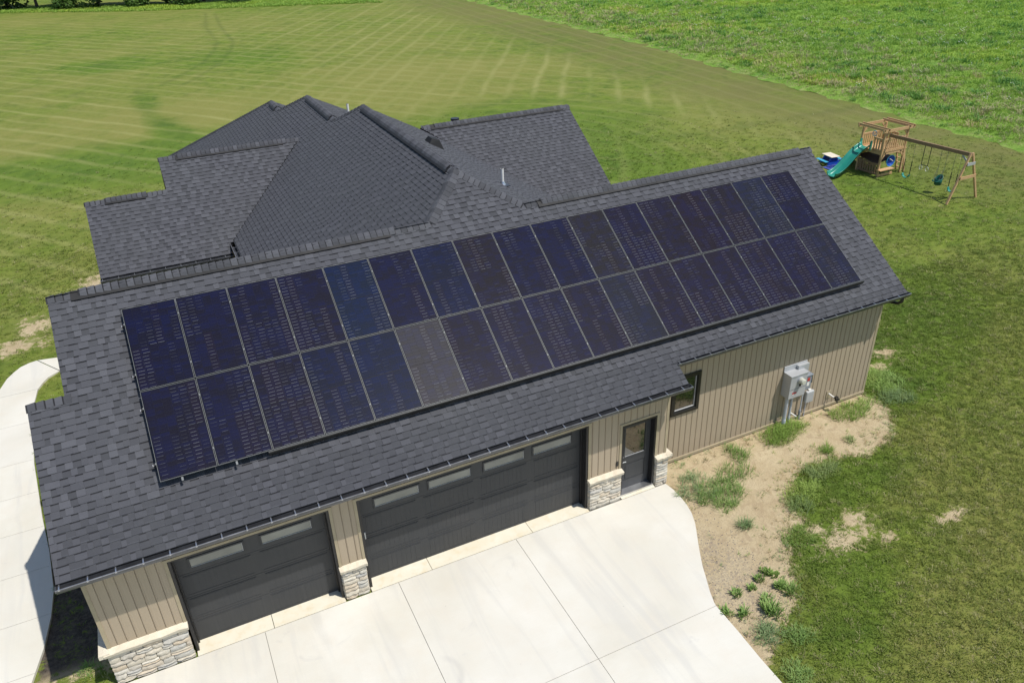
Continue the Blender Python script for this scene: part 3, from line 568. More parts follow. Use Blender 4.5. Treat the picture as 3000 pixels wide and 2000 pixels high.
caps(HLp, APX, N_GF, N_L, gfront, seed=4, w=.17); caps(HRp, APX, N_GF, N_R, gfront, seed=5, w=.17)
caps(APX, (9.82, 13.83, 7.11), N_L, N_R, PL, (.25, 8.0), seed=6)
caps(GL(3.18, 15.72), GL(7.85, 15.72), N_GF, N_GB, GLr, (.55, 4.1), seed=7)
caps((.74, 14.6, zc), (3.2, 14.6, zc), N_GF, N_GB, GLr, (.6, 1.8), seed=8)
caps(GR(12.4, 15.4), GR(18.64, 15.4), N_GF, N_GB, GRr, (.3, 5.9), seed=9)
caps((9.04, 14.62, z2), (9.04, 19.0, z2), N_L, N_R, PL, (.4, 4.0), seed=10)
caps((9.04, 14.62, z2), (9.82, 13.83, 7.11), N_L, N_BK, PL, seed=11)
caps((8.1, 20.15, z3), (8.1, 21.95, z3), N_L, N_R, PL, (.4, 1.4), seed=12)
caps((8.1, 20.15, z3), (9.04, 19.0, z2), N_L, N_BK, PL, seed=13)
caps((3.72, 26.9, plz(3.72)), (8.1, 21.95, z3), N_L, N_BK, PL, seed=14)

# roof penetrations
def vent_pipe(x, y, z, h, roof):
    b = MB(); b.tube([(x, y, z-.05), (x, y, z+h)], .045, M['white'], 14); b.tube([(x, y, z+h-.003), (x, y, z+h+.004)], .036, M['vent'], 14); p = b.build('vent_pipe', roof, smooth=False)
    c = MB(); c.tube([(x, y, z-.02), (x, y, z+.05), (x, y, z+.11)], [.12, .075, .052], M['alu'], 14); c.box(x-.16, x+.16, y-.2, y+.2, z-.012, z+.012, M['gutter']); q = c.build('pipe_flashing', roof)
vent_pipe(11.97, 7.39, prz(11.97), .48, PR_); vent_pipe(10.5, 18.68, z2-.6*1.46, .45, PR_)
b = MB(); X_, Y_ = 11.12, 10.6; zz = prz(X_)
b.hexa([(X_-.25, Y_-.25, zz+.12), (X_+.25, Y_-.25, zz-.16), (X_+.25, Y_+.25, zz-.16), (X_-.25, Y_+.25, zz+.12), (X_-.12, Y_-.17, zz+.28), (X_+.12, Y_-.17, zz+.20), (X_+.12, Y_+.17, zz+.20), (X_-.12, Y_+.17, zz+.28)], M['vent']); b.build('roof_vent', PR_)
b = MB(); b.tube([(14.0, 16.1, 5.05), (14.0, 16.1, 5.62)], .10, M['black'], 14); b.tube([(14.0, 16.1, 5.58), (14.0, 16.1, 5.66)], .17, M['black'], 14); b.build('flue_cap', GRr)

# ------------------------------------------------------------------ walls
def cutcol(x0, x1, z0, zt, ops):
    """vertical strips x0..x1 minus openings; yields (xa,xb,za,zb)"""
    xs = sorted({x0, x1} | {v for o in ops for v in (o[0], o[1]) if x0 < v < x1})
    for a, b_ in zip(xs, xs[1:]):
        if b_-a < .012: continue
        z = z0; m_ = (a+b_)/2
        for o in sorted([o for o in ops if o[0] < m_ < o[1]], key=lambda o: o[2]):
            if o[2]-z > .03: yield a, b_, z, o[2]
            z = o[3]
        if zt-z > .03: yield a, b_, z, zt
bcache = {}
def board(par, xa, xb, y, za, zb):
    k = (round(xb-xa, 3), round(zb-za, 3))
    if k not in bcache:
        b = MB(); w, h = k
        b.hexa([(0, 0, 0), (w, 0, 0), (w, .016, 0), (0, .016, 0), (0, 0, h), (w, 0, h), (w, .016, h), (0, .016, h)], M['siding'])
        # seam flange on the right edge of the board
        if w > .1: b.box(.010, .026, -.004, 0, 0, h, M['siding'])
        bcache[k] = b.mesh('siding_board')
    link('siding_board', bcache[k], par, (xa, y, za))
def front_wall(x0, x1, y, z0, zt, ops, pitch=.1745):
    b = MB()
    for a, c, za, zb_ in cutcol(x0, x1, z0, zt, ops): b.box(a, c, y+.0165, y+.14, za, zb_, M['siding'])
    w = b.build('wall', house); x = x0
    while x < x1-.02:
        xe = min(x+pitch, x1)
        for a, c, za, zb_ in cutcol(x+.007, xe-.007, z0, zt, ops): board(w, a, c, y, za, zb_)
        x = xe
    return w
DH, MH = 2.48, 2.14
D1 = (1.425, 4.481); D2 = (5.052, 10.542); MD = (11.467, 12.452); yw = .549
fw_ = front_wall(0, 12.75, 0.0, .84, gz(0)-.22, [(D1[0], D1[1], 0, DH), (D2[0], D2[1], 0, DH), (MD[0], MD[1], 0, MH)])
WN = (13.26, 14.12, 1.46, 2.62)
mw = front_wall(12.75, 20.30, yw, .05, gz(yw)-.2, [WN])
b = MB(); b.box(12.75, 20.31, yw-.03, yw+.02, -.02, .055, M['trim']); b.build('base_trim', house)
b = MB(); b.box(20.235, 20.315, yw-.012, yw+.05, .055, gz(yw)-.2, M['trim']); b.box(12.735, 12.80, -.012, .05, .88, gz(0)-.22, M['trim']); b.box(-.012, .06, -.012, .06, .88, gz(0)-.22, M['trim']); b.build('corner_trim', house)
b = MB()
for a, c, h in ((D1[0], D1[1], DH), (D2[0], D2[1], DH), (MD[0], MD[1], MH)):
    b.box(a-.07, c+.07, -.018, .004, h, h+.055, M['trim']); b.box(a-.06, a, -.016, .004, .86, h, M['trim']); b.box(c, c+.06, -.016, .004, .86, h, M['trim'])
b.build('door_trim', house)
# side and back walls with the gable triangles
b = MB()
def sidewall(xa, xb, prof): # prof list of (y,z), extruded in x
    b.extr(prof, xa, xb, M['siding'])
sidewall(0.0, .12, [(.022, 0), (4.9, 0), (4.9, 3.1), (YB, zb-.16), (.022, gz(0)-.17)])
sidewall(.66, .78, [(.3, 0), (8.5, 0), (8.5, bz(8.5)-.16), (yr, zr-.16), (.3, gz(.3)-.16)])
sidewall(20.16, 20.2995, [(yw+.03, -.05), (8.5, -.05), (8.5, bz(8.5)-.16), (yr, zr-.16), (yw+.03, gz(yw)-.2)])
b.box(.66, 20.28, 8.4, 8.5, 0, 3.1, M['siding']); b.box(12.63, 12.749, .03, yw+.05, 0, gz(0)-.22, M['siding']); b.box(12.7, 12.749, .03, yw+.05, gz(0)-.22, gz(0)-.17, M['siding']); b.box(0, .7, 4.8, 4.9, 0, 3.0, M['siding'])
b.build('wall', house)
b = MB(); b.extr([(12.5, 0), (19.4, 0), (19.4, 3.15), (15.72, 5.66), (12.5, 3.45)], 3.45, 3.6, M['siding']); b.extr([(12.5, 0), (16.7, 0), (16.7, 3.45), (14.6, 4.9), (12.5, 3.45)], 1.0, 1.15, M['siding'])
b.box(1.0, 5.2, 12.5, 12.62, 0, 3.35, M['siding']); b.box(5.15, 5.3, 8.3, 12.6, 0, 3.65, M['siding']); b.box(1.0, 3.6, 16.6, 16.7, 0, 3.2, M['siding']); b.box(4.1, 4.25, 19.2, 26.4, 0, 2.9, M['siding'])
b.box(15.8, 15.95, 8.5, 12.1, 0, 3.3, M['siding']); b.extr([(12.05, 0), (18.8, 0), (18.8, 3.1), (15.4, 5.48), (12.05, 3.15)], 18.25, 18.4, M['siding']); b.box(15.8, 18.4, 12.05, 12.2, 0, 3.1, M['siding']); b.box(4.1, 13.8, 26.2, 26.4, 0, 2.8, M['siding']); b.box(13.6, 13.8, 15, 26.4, 0, 2.8, M['siding'])
b.build('wall', house)

# stone bases
rs = random.Random(5); stones = []
for k in range(14):
    b = MB(); rr = random.Random(k+50); nx, nz = 4, 3; f = [[None]*(nz+1) for _ in range(nx+1)]
    for i in range(nx+1):
        for j in range(nz+1):
            ex = (i in (0, nx)); ez = (j in (0, nz)); y = -.5 if not (ex or ez) else (-.18 if (ex and ez) else -.30)
            jx = rr.uniform(-.05, .05) if not ex else rr.uniform(-.02, .02); jz = rr.uniform(-.09, .09) if not ez else rr.uniform(-.05, .05)
            f[i][j] = (i/nx-.5+jx*.8+(.03 if (ex and ez and i == 0) else 0), y + rr.uniform(-.12, .12), j/nz-.5+jz)
    for i in range(nx):
        for j in range(nz): b.face([f[i][j], f[i+1][j], f[i+1][j+1], f[i][j+1]], M['stone'])
    for i in range(nx):
        for j, s_ in ((0, 1), (nz, -1)):
            q = [f[i][j], (f[i][j][0], .5, f[i][j][2]), (f[i+1][j][0], .5, f[i+1][j][2]), f[i+1][j]]; b.face(q if s_ > 0 else q[::-1], M['stone'])
    for j in range(nz):
        for i, s_ in ((0, -1), (nx, 1)):
            q = [f[i][j], (f[i][j][0], .5, f[i][j][2]), (f[i][j+1][0], .5, f[i][j+1][2]), f[i][j+1]]; b.face(q if s_ > 0 else q[::-1], M['stone'])
    stones.append(b.mesh('stone'))
def pier(x0, x1, ysides=.5, left=True, right=True, ztop=.80):
    yf = -.075; b = MB(); b.box(x0+.03, x1-.03, yf+.03, .30, -.08, ztop, M['mortar']); base = b.build('stone_base', house)
    def face_run(L, place):
        z = -.04
        while z < ztop-.02:
            h = rs.choice((.075, .09, .11, .13)); h = min(h, ztop - z)
            if ztop-(z+h) < .05: h = ztop-z
            x = 0
            while x < L-.01:
                w = rs.uniform(.16, .40); 
                if L-(x+w) < .10: w = L-x
                if h > .09 and rs.random() < .22 and w > .16:
                    place(x, w, z, h*.5); place(x, w, z+h*.5, h*.5)
                else: place(x, w, z, h)
                x += w
            z += h
    def fr(x, w, z, h): link('stone', rs.choice(stones), base, (x0+x+w/2, yf+.012, z+h/2), (0, 0, 0), (w-.008, .075*rs.uniform(.85, 1.25), h-.006))
    face_run(x1-x0, fr)
    if left:
        def fl(x, w, z, h): link('stone', rs.choice(stones), base, (x0+.012, yf+.02+x+w/2, z+h/2), (0, 0, -math.pi/2), (w-.012, .06*rs.uniform(.85, 1.2), h-.006))
        face_run(left if left is not True else .3, fl)
    if right:
        def f2(x, w, z, h): link('stone', rs.choice(stones), base, (x1-.012, yf+.02+x+w/2, z+h/2), (0, 0, math.pi/2), (w-.012, .06*rs.uniform(.85, 1.2), h-.006))
        face_run(right if right is not True else .3, f2)
    c = MB(); n_ = 9; y0 = -.165; zl = ztop
    for i in range(n_):   # chiselled front edge
        a, c2 = x0-.035+(x1-x0+.07)*i/n_, x0-.035+(x1-x0+.07)*(i+1)/n_
        def yy(k): rq = random.Random(int((x0+5)*1000)+k); return y0 + rq.uniform(0, .022), rq.uniform(-.008, .012)
        (ya, za), (yb_, zb2) = yy(i), yy(i+1)
        c.hexa([(a, ya+.02, zl-.012), (c2, yb_+.02, zl-.012), (c2, .045, zl), (a, .045, zl), (a, ya, zl+.065+za), (c2, yb_, zl+.065+zb2), (c2, .045, zl+.10), (a, .045, zl+.10)], M['cap'])
    ci = c.build('stone_sill', base)
    return base
pier(-.05, D1[0]-.03, left=.8, right=False); pier(D1[1]+.02, D2[0]-.03, left=True, right=True); pier(D2[1]+.02, MD[0]-.02, right=True); pier(MD[1]+.03, 12.83, right=.62)
b = MB(); b.box(-.17, .02, -.14, .75, .80, .89, M['cap']); b.build('stone_sill', house); b = MB(); b.box(12.76, 12.92, -.12, .53, .80, .89, M['cap']); b.build('stone_sill', house)

# garage doors
def garage_door(x0, x1, nwin, wins):
    yd = .245; ht = DH-.02; b = MB(); jw = .055
    b.box(x0, x0+jw, .0, yd+.05, 0, DH, M['black']); b.box(x1-jw, x1, .0, yd+.05, 0, DH, M['black']); b.box(x0+jw, x1-jw, .0, yd+.05, DH-.045, DH, M['black'])
    b.box(x0+jw, x0+jw+.03, yd-.05, yd-.001, 0, DH-.045, M['black']); b.box(x1-jw-.03, x1-jw, yd-.05, yd-.001, 0, DH-.045, M['black'])
    b.box(x0, x1, yd+.1, yd+.14, 0, DH, M['black'])
    fr = b.build('garage_door', house, bevel=.004); a, c = x0+jw+.003, x1-jw-.003; H = (DH-.05)/4
    for k in range(4):
        z0_, z1_ = k*H+.003, (k+1)*H-.003; p = MB(); ops = [(w0, w1, 1.925, 2.165) for w0, w1 in wins] if k == 3 else []
        for xa, xb_, za, zb_ in cutcol(a, c, z0_, z1_, ops): p.box(xa, xb_, yd+.012, yd+.05, za, zb_, M['door'])
        for xa, xb_, za, zb_ in cutcol(a, c, z1_, z1_+.0058, []): p.box(xa, xb_, yd+.018, yd+.05, za, zb_, M['door'])
        if k < 3:
            npan = nwin; wd = (c-a)/npan
            for j in range(npan):   # raised carriage panel with plank grooves
                xa = a+j*wd+.12; xb_ = a+(j+1)*wd-.12; nb = max(4, int((xb_-xa)/.11)); bw = (xb_-xa)/nb
                for q in range(nb): p.box(xa+q*bw+.0015, xa+(q+1)*bw-.0015, yd+.009, yd+.0125, z0_+.08, z1_-.08, M['door'])
                p.box(xa-.03, xb_+.03, yd+.007, yd+.0125, z0_+.05, z0_+.062, M['door']); p.box(xa-.03, xb_+.03, yd+.004, yd+.0125, z1_-.062, z1_-.05, M['door'])
        p.build('door_panel', fr)
    for w0, w1 in wins:
        zA, zB = 1.925, 2.165; q = MB()
        q.box(w0-.02, w1+.02, yd-.004, yd+.014, zA-.02, zA+.015, M['door']); q.box(w0-.02, w1+.02, yd-.004, yd+.014, zB-.015, zB+.02, M['door']); q.box(w0-.02, w0+.015, yd-.004, yd+.014, zA+.015, zB-.015, M['door']); q.box(w1-.015, w1+.02, yd-.004, yd+.014, zA+.015, zB-.015, M['door'])
        q.box(w0+.016, w1-.016, yd+.003, yd+.012, zA+.016, zA+.026, M['winframe']); q.box(w1-.026, w1-.016, yd+.003, yd+.012, zA+.026, zB-.016, M['winframe'])
        q.build('window_frame', fr); q = MB(); q.box(w0+.0155, w1-.0155, yd+.013, yd+.02, zA+.0155, zB-.0155, M['glass_frost']); q.build('pane', fr)
    return fr
ga = garage_door(D1[0], D1[1], 2, [(1.76, 2.78), (3.12, 4.14)])
gb = garage_door(D2[0], D2[1], 4, [(5.46, 6.47), (6.68, 7.68), (7.99, 9.0), (9.22, 10.22)])
b = MB(); b.box(5.155, 5.18, .235, .256, 1.18, 1.36, M['white']); b.build('door_sticker', gb)
ap = MB()
aprons = []
for xs_ in ((D1[0], 2.95, D1[1]), (D2[0], 6.45, 8.98, D2[1])):
    for a, c in zip(xs_, xs_[1:]): slab(drive, [(a+.006, -.132), (c-.006, -.132), (c-.006, .30), (a+.006, .30)], -.1, .004, M['apron'])
slab(drive, [(MD[0], -.132), (MD[1], -.132), (MD[1], .1), (MD[0], .1)], -.1, .004, M['apron'])
for a, c in ((-.1, D1[0]), (D1[1], D2[0]), (D2[1], MD[0]), (MD[1], 12.74)): pass

# entry door
def entry():
    x0, x1 = MD; b = MB(); yd = .15
    b.box(x0, x0+.05, -.02, yd+.08, 0, MH, M['black']); b.box(x1-.05, x1, -.02, yd+.08, 0, MH, M['black']); b.box(x0+.05, x1-.05, -.02, yd+.08, MH-.05, MH, M['black'])
    d = b.build('entry_door', house, bevel=.004); a, c = x0+.053, x1-.053
    p = MB(); gx0, gx1, gz0, gz1 = a+.13, c-.13, 1.02, 1.93
    for xa, xb_, za, zb_ in cutcol(a, c, .06, MH-.053, [(gx0, gx1, gz0, gz1), (gx0, gx1, .3, .82)]): p.box(xa, xb_, yd, yd+.045, za, zb_, M['door'])
    p.box(gx0, gx1, yd+.014, yd+.04, .3, .82, M['door']); p.box(gx0+.06, gx1-.06, yd+.004, yd+.014, .36, .76, M['door'])
    p.build('door_leaf', d, bevel=.003)
    q = MB()
    for xa, xb_, za, zb_ in cutcol(gx0-.02, gx1+.02, gz0-.02, gz1+.02, [(gx0+.02, gx1-.02, gz0+.02, gz1-.02)]): q.box(xa, xb_, yd-.012, yd+.02, za, zb_, M['door'])
    q.box(gx0+.021, gx1-.021, yd+.004, yd+.012, gz0+.021, gz0+.03, M['winframe']); q.build('window_frame', d)
    q = MB(); q.box(gx0+.0205, gx1-.0205, yd+.013, yd+.022, gz0+.0205, gz1-.0205, M['glass']); q.build('pane', d)
    q = MB(); hx = a+.07; q.tube([(hx, yd, .93), (hx, yd-.03, .93)], .032, M['black'], 12); q.tube([(hx, yd-.045, .93), (hx+.1, yd-.045, .925)], .012, M['alu'], 8); q.tube([(hx, yd, 1.07), (hx, yd-.03, 1.07)], .03, M['alu'], 12); q.build('door_handle', d)
    q = MB(); q.box(x0, x1, -.05, yd+.05, .005, .055, M['alu']); q.build('threshold', d)
entry()
def window():
    x0, x1, z0_, z1_ = WN; y = yw; b = MB()
    for xa, xb_, za, zb_ in cutcol(x0-.0, x1+.0, z0_, z1_, [(x0+.09, x1-.09, z0_+.09, z1_-.09)]): b.box(xa, xb_, y-.045, y+.06, za, zb_, M['black'])
    w = b.build('window', house, bevel=.006)
    b = MB()
    for xa, xb_, za, zb_ in cutcol(x0+.09, x1-.09, z0_+.09, z1_-.09, [(x0+.125, x1-.125, z0_+.125, z1_-.125)]): b.box(xa, xb_, y-.02, y+.04, za, zb_, M['black'])
    b.box(x0+.126, x1-.126, y-.012, y+.01, z0_+.126, z0_+.14, M['winframe']); b.box(x1-.136, x1-.126, y-.012, y+.01, z0_+.14, z1_-.126, M['winframe']); b.build('sash', w)
    b = MB(); b.box(x0+.1255, x1-.1255, y+.012, y+.022, z0_+.1255, z1_-.1255, M['glass']); b.build('pane', w)
window()

# gutters with hangers
def gutter(x0, x1, ye, name='gutter', axis='x', step=.447):
    z = gz(ye)-.035 if axis == 'x' else ye; y = ye if axis == 'x' else 0
    t_ = .006; D_ = .125; prof = [(y-.005, z), (y-.005, z-.11), (y-.085, z-.115), (y-.11, z-.06), (y-D_, z-.045), (y-D_, z+.004)]
    return prof, z
def gutter_x(x0, x1, ye, ze):
    y = ye+.0; z = ze-.03; b = MB(); pr = [(y-.004, z), (y-.004, z-.11), (y-.08, z-.115), (y-.10, z-.065), (y-.125, z-.045), (y-.125, z+.002)]
    b.extr(pr, x0, x1, M['gutter'], closed=False); b.extr([(a+ .004, c_) for a, c_ in [(y-.012, z), (y-.012, z-.105), (y-.076, z-.110), (y-.096, z-.06), (y-.119, z-.041), (y-.119, z+.002)]], x0+.002, x1-.002, M['gutter'], closed=False)
    b.extr([(y-.13, z-.006), (y-.112, z-.006), (y-.112, z+.006), (y-.13, z+.006)], x0, x1, M['lip'])
    for xx in (x0, x1): b.hexa([(xx-.003, y-.125, z-.05), (xx+.003, y-.125, z-.05), (xx+.003, y-.004, z-.11), (xx-.003, y-.004, z-.11), (xx-.003, y-.125, z+.003), (xx+.003, y-.125, z+.003), (xx+.003, y-.004, z+.003), (xx-.003, y-.004, z+.003)], M['lip'])
    b.box(x0, x1, y, y+.02, z-.14, z+.01, M['fascia'])
    gt = b.build('gutter', house); h = MB(); h.beam((0, -.0, .004), (0, -.118, .0), .022, .006, M['alu']); h.beam((0, -.122, .006), (0, -.122, -.022), .03, .014, M['alu']); hm = h.mesh('hanger')
    x = x0+.06
    while x < x1: link('gutter_hanger', hm, gt, (x, y, z+.004)); x += .447
    return gt
gutter_x(XB-.02, XS_+.05, YE1, gz(YE1)); gg = gutter_x(XS_-.02, XR+.05, YE2, gz(YE2))
b = MB(); xx = XR-.18; zz = gz(YE2)-.14; b.tube([(xx, YE2-.06, zz), (xx, YE2-.06, zz-.10), (xx, YE2+.04, zz-.2), (xx-.02, YE2+.30, zz-.26), (20.36, yw-.02, zz-.32), (20.40, yw+.1, zz-.45)], .045, M['black'], 8); b.tube([(20.375, yw+.1, zz-.45), (20.375, yw+.1, .1)], .04, M['trim'], 6); b.build('downspout', gg)
gutter_x(.74, 4.62, 12.2, glz(12.2))
b = MB(); zz = plz(4.75)-.03; b.box(4.62, 4.625, 8.3, 12.5, zz-.11, zz, M['gutter']); b.box(4.62, 4.745, 8.3, 12.5, zz-.115, zz-.108, M['gutter']); b.box(4.615, 4.633, 8.3, 12.5, zz-.004, zz+.006, M['lip'])
gg2 = b.build('gutter', house); h = MB(); h.beam((0, 0, 0), (.12, 0, .0), .022, .008, M['alu']); hm2 = h.mesh('hanger2')
for k in range(9): link('gutter_hanger', hm2, gg2, (4.625, 8.5+k*.447, zz+.006))

# ------------------------------------------------------------------ solar array
AX, AW, YT = 1.6955, 1.0266, 3.715; AO = .20
CA, SA = math.cos(ANG), math.sin(ANG); PW, PH, RP = 1.0105, 1.884, 1.9075
def arr_pt(xo, k, off): y = YT - k*CA - SA*off; return Vector((AX+xo, y, gz(YT-k*CA)+CA*off))
pf = MB(); w_ = .0065
for a, b_, c, d_ in ((0, PW, 0, w_), (0, PW, PH-w_, PH), (0, w_, w_, PH-w_), (PW-w_, PW, w_, PH-w_)): pf.box(a, b_, c, d_, -.035, .0, M['pframe'])
pfm = pf.mesh('panel_frame')
gl_ = MB(); gl_.box(w_, PW-w_, w_, PH-w_, -.012, -.0035, M['laminate']); glm = gl_.mesh('panel_glass')
cs_ = MB(); cs_.box(0, .1595, 0, .914, 0, .0012, M['cell']); csm = cs_.mesh('cell_string')
ordn = ['first', 'second', 'third', 'fourth', 'fifth', 'sixth', 'seventh', 'eighth', 'ninth', 'tenth', 'eleventh', 'twelfth', 'thirteenth', 'fourteenth', 'fifteenth', 'sixteenth', 'seventeenth']
G_ = (.008, .0085, .0085)
tints = {(1, 5): (.030, .028, .025), (0, 15): G_, (1, 10): G_, (1, 16): (.009, .008, .0075), (0, 4): (0, .005, .015), (1, 4): (0, .0035, .012), (1, 3): (0, .002, .008), (0, 6): (0, .002, .008), (0, 12): (.006, .003, 0), (0, 13): (.006, .002, 0), (0, 14): (.007, .004, .001), (0, 10): (.009, .007, .002), (0, 7): (.005, .003, .001)}
rp = random.Random(3)
for row in (0, 1):
    for i in range(17):
        side = 'upper' if row == 0 else 'lower'; ext = ', greyer than its neighbours' if (row, i) in ((1, 5), (0, 15), (1, 10), (1, 16)) else ''
        where = f'{ordn[i]} from the left' if i < 9 else (f'{ordn[16-i]} from the right' if i < 16 else 'at the right end')
        e = empty('solar_panel', arr_pt(i*AW+.006, row*RP+PH, AO), f'dark solar panel, {where} in the {side} row{ext}', 'solar panel', group='solar panels mounted in two rows on the garage roof')
        e.rotation_euler = (ANG, 0, 0)
        link('frame', pfm, e); link('glass', glm, e); k_ = rp.random(); tt = tints.get((row, i), (.002*k_, .001*k_, .002+.003*(1-k_)))
        if row == 1 and i > 5 and (row, i) not in tints: tt = (tt[0]+.0025, tt[1]+.0018, tt[2]+.0012)
        if i > 9 and (row, i) not in tints: tt = (tt[0]+.0025, tt[1]+.001, tt[2])
        for cx in range(6):
            for cy in (0, 1):
                o = link('cell_string', csm, e, (.021+cx*.1622, 0.0225+cy*.925, -.0035)); o.color = (*tt, 1)
cl = MB(); cl.box(-.012, .012, -.018, .018, -.02, .003, M['pframe']); clm = cl.mesh('clamp')
cap_ = ['top rail', 'second rail down', 'third rail down', 'bottom rail']
for k, kk in enumerate((.36, 1.52, RP+.36, RP+1.52)):
    e = empty('mounting_rail', arr_pt(-.05, kk, AO-.045), f'aluminium mounting rail under the solar panels, {cap_[k]}', 'rail', group='rails carrying the solar panels'); e.rotation_euler = (ANG, 0, 0)
    q = MB(); q.box(0, 17*AW+.07, -.02, .02, -.05, .006, M['skirt']); q.box(-.01, .03, -.018, .018, -.04, .0, M['alu']); q.build('rail', e)
    for j in range(18): link('clamp', clm, e, (.05+j*AW, 0, .045))
    q = MB()
    for j in range(9): q.box(.25+j*2.1, .30+j*2.1, -.03, .03, -.09, -.05, M['alu'])
    q.build('foot', e)
e = empty('array_skirt', arr_pt(1.96, 2*RP-.015, AO), 'black metal skirt along the lower edge of the solar array', 'skirt'); e.rotation_euler = (ANG, 0, 0)
q = MB(); L_ = 15.57; prof = [(-.002, .0), (-.012, .006), (-.03, .002), (-.042, -.012), (-.046, -.03), (-.046, -.15), (-.030, -.15), (-.002, -.03)]
q.extr(prof, 0, L_, M['skirt']); q.build('skirt_profile', e); q = MB(); q.extr([(-.012, .008), (-.017, .0075), (-.017, .009), (-.012, .0095)], .0, L_, M['pframe']); q.build('edge_bead', e)
br = MB(); br.box(-.018, .018, -.07, .0, -.035, -.01, M['pframe']); br.box(-.012, .012, -.07, -.05, -.09, -.035, M['pframe'])
for j, xx in enumerate((.38, 1.36)):
    o = br.build('skirt_bracket'); o.location = arr_pt(xx, 2*RP-.01, AO-.01); o.rotation_euler = (ANG, 0, 0)
    tag(o, ('silver bracket under the lower left corner panel of the solar array', 'silver bracket under the second panel of the lower row')[j], 'bracket', 'small brackets at the array edge')

# ------------------------------------------------------------------ electrical gear, tap
yb0 = yw-.002
e = empty('meter_cabinet', (16.75, yw, 0), 'large grey electric meter cabinet on the tan side wall', 'electrical box')
b = MB(); b.box(.22, .80, -.30, -.004, .96, 1.70, M['greybox']); b.build('cabinet', e, bevel=.01); b = MB(); b.box(.20, .82, -.315, -.02, 1.66, 1.705, M['greybox']); b.build('lid', e, bevel=.006)
b = MB(); b.box(.62, 1.0, -.12, -.003, 1.12, 1.82, M['greybox']); b.box(.2, 1.0, -.03, -.002, 1.70, 1.86, M['greybox']); b.build('back_box', e, bevel=.008)
b = MB(); b.tube([(.56, -.30, 1.50), (.56, -.33, 1.50)], .10, M['greybox'], 20); b.tube([(.56, -.33, 1.50), (.56, -.43, 1.50), (.56, -.445, 1.50)], [.085, .082, .06], M['cream2'], 20); b.build('meter', e)
b = MB(); b.box(.34, .48, -.307, -.302, 1.10, 1.15, M['red']); b.box(.34, .48, -.307, -.302, 1.075, 1.095, M['white']); b.build('warning_label', e)
b = MB(); b.box(.54, .58, -.335, -.302, 1.32, 1.39, M['black']); b.build('latch', e); b = MB(); b.box(.23, .79, -.303, -.3005, 1.255, 1.262, M['black']); b.build('seam', e)
for xx, yy, r_ in ((.33, -.17, .05), (.58, -.10, .034)): b = MB(); b.tube([(xx, yy, -.08), (xx, yy, .97)], r_, M['conduit'], 14); b.tube([(xx, yy, .05), (xx, yy, .2)], r_*1.18, M['conduit'], 14); b.build('conduit', e)
e = empty('disconnect_switch', (17.62, yw, 0), 'small blue grey disconnect box with red label beside the meter', 'electrical box')
b = MB(); b.box(.02, .26, -.17, -.003, .98, 1.44, M['greybox2']); b.build('box', e, bevel=.008); b = MB(); b.box(.0, .28, -.19, -.02, 1.42, 1.455, M['greybox2']); b.build('lid', e, bevel=.004)
b = MB(); b.box(.10, .19, -.175, -.171, 1.26, 1.36, M['red']); b.build('warning_label', e); b = MB(); b.box(.10, .19, -.175, -.171, 1.10, 1.22, M['white']); b.build('label', e)
b = MB(); b.beam((.30, -.12, 1.40), (.30, -.14, 1.15), .03, .03, M['black']); b.tube([(.26, -.1, 1.36), (.33, -.1, 1.42)], .018, M['black'], 8); b.build('switch_handle', e)
b = MB(); b.tube([(.12, -.08, -.06), (.12, -.08, .98)], .022, M['conduit'], 12); b.tube([(.12, -.08, -.06), (.12, -.08, .24)], .036, M['greybox2'], 12); b.build('conduit', e)
e = empty('cable_box', (18.0, yw, 0), 'small pale grey cable box low on the tan wall', 'electrical box')
b = MB(); b.box(-.12, .16, -.11, -.003, .42, .80, M['greybox']); b.build('box', e, bevel=.03); b = MB(); b.tube([(-.05, -.05, -.05), (-.05, -.05, .43)], .014, M['conduit'], 10); b.build('conduit', e); b = MB(); b.box(-.02, .06, -.07, -.01, .80, .84, M['white']); b.build('clip', e)
e = empty('garden_tap', (18.85, yw, .38), 'white garden tap with black valve near the meter boxes', 'tap')
b = MB(); b.box(-.08, .08, -.02, -.004, -.12, .12, M['trim']); b.build('mounting_plate', e); b = MB(); b.tube([(0, -.01, .03), (.02, -.2, .0)], .022, M['white'], 10); b.build('pipe', e)
b = MB(); b.tube([(.02, -.2, 0), (.03, -.30, -.02), (.03, -.33, -.10)], .02, M['black'], 8); b.tube([(.03, -.28, .05), (.03, -.28, .065)], .05, M['black'], 10); b.beam((-.03, -.3, -.02), (.12, -.3, -.03), .05, .05, M['black']); b.build('valve', e)
b = MB(); b.box(17.42, 17.52, yw-.02, yw-.003, .12, .25, M['trim']); b.tube([(17.47, yw-.01, .2), (17.56, yw-.16, .13)], .018, M['white'], 10); tag(b.build('drain_pipe'), 'short white drain pipe stub between the conduits', 'pipe')
b = MB(); b.box(11.33, 11.38, -.025, -.001, 1.0, 1.13, M['black']); tag(b.build('keypad'), 'small black keypad on the siding left of the entry door', 'keypad')
b = MB(); b.box(12.86, 12.93, yw-.05, yw-.003, 1.0, 1.12, M['black']); tag(b.build('outlet_box'), 'small black outlet box in the corner by the stone pier', 'outlet')

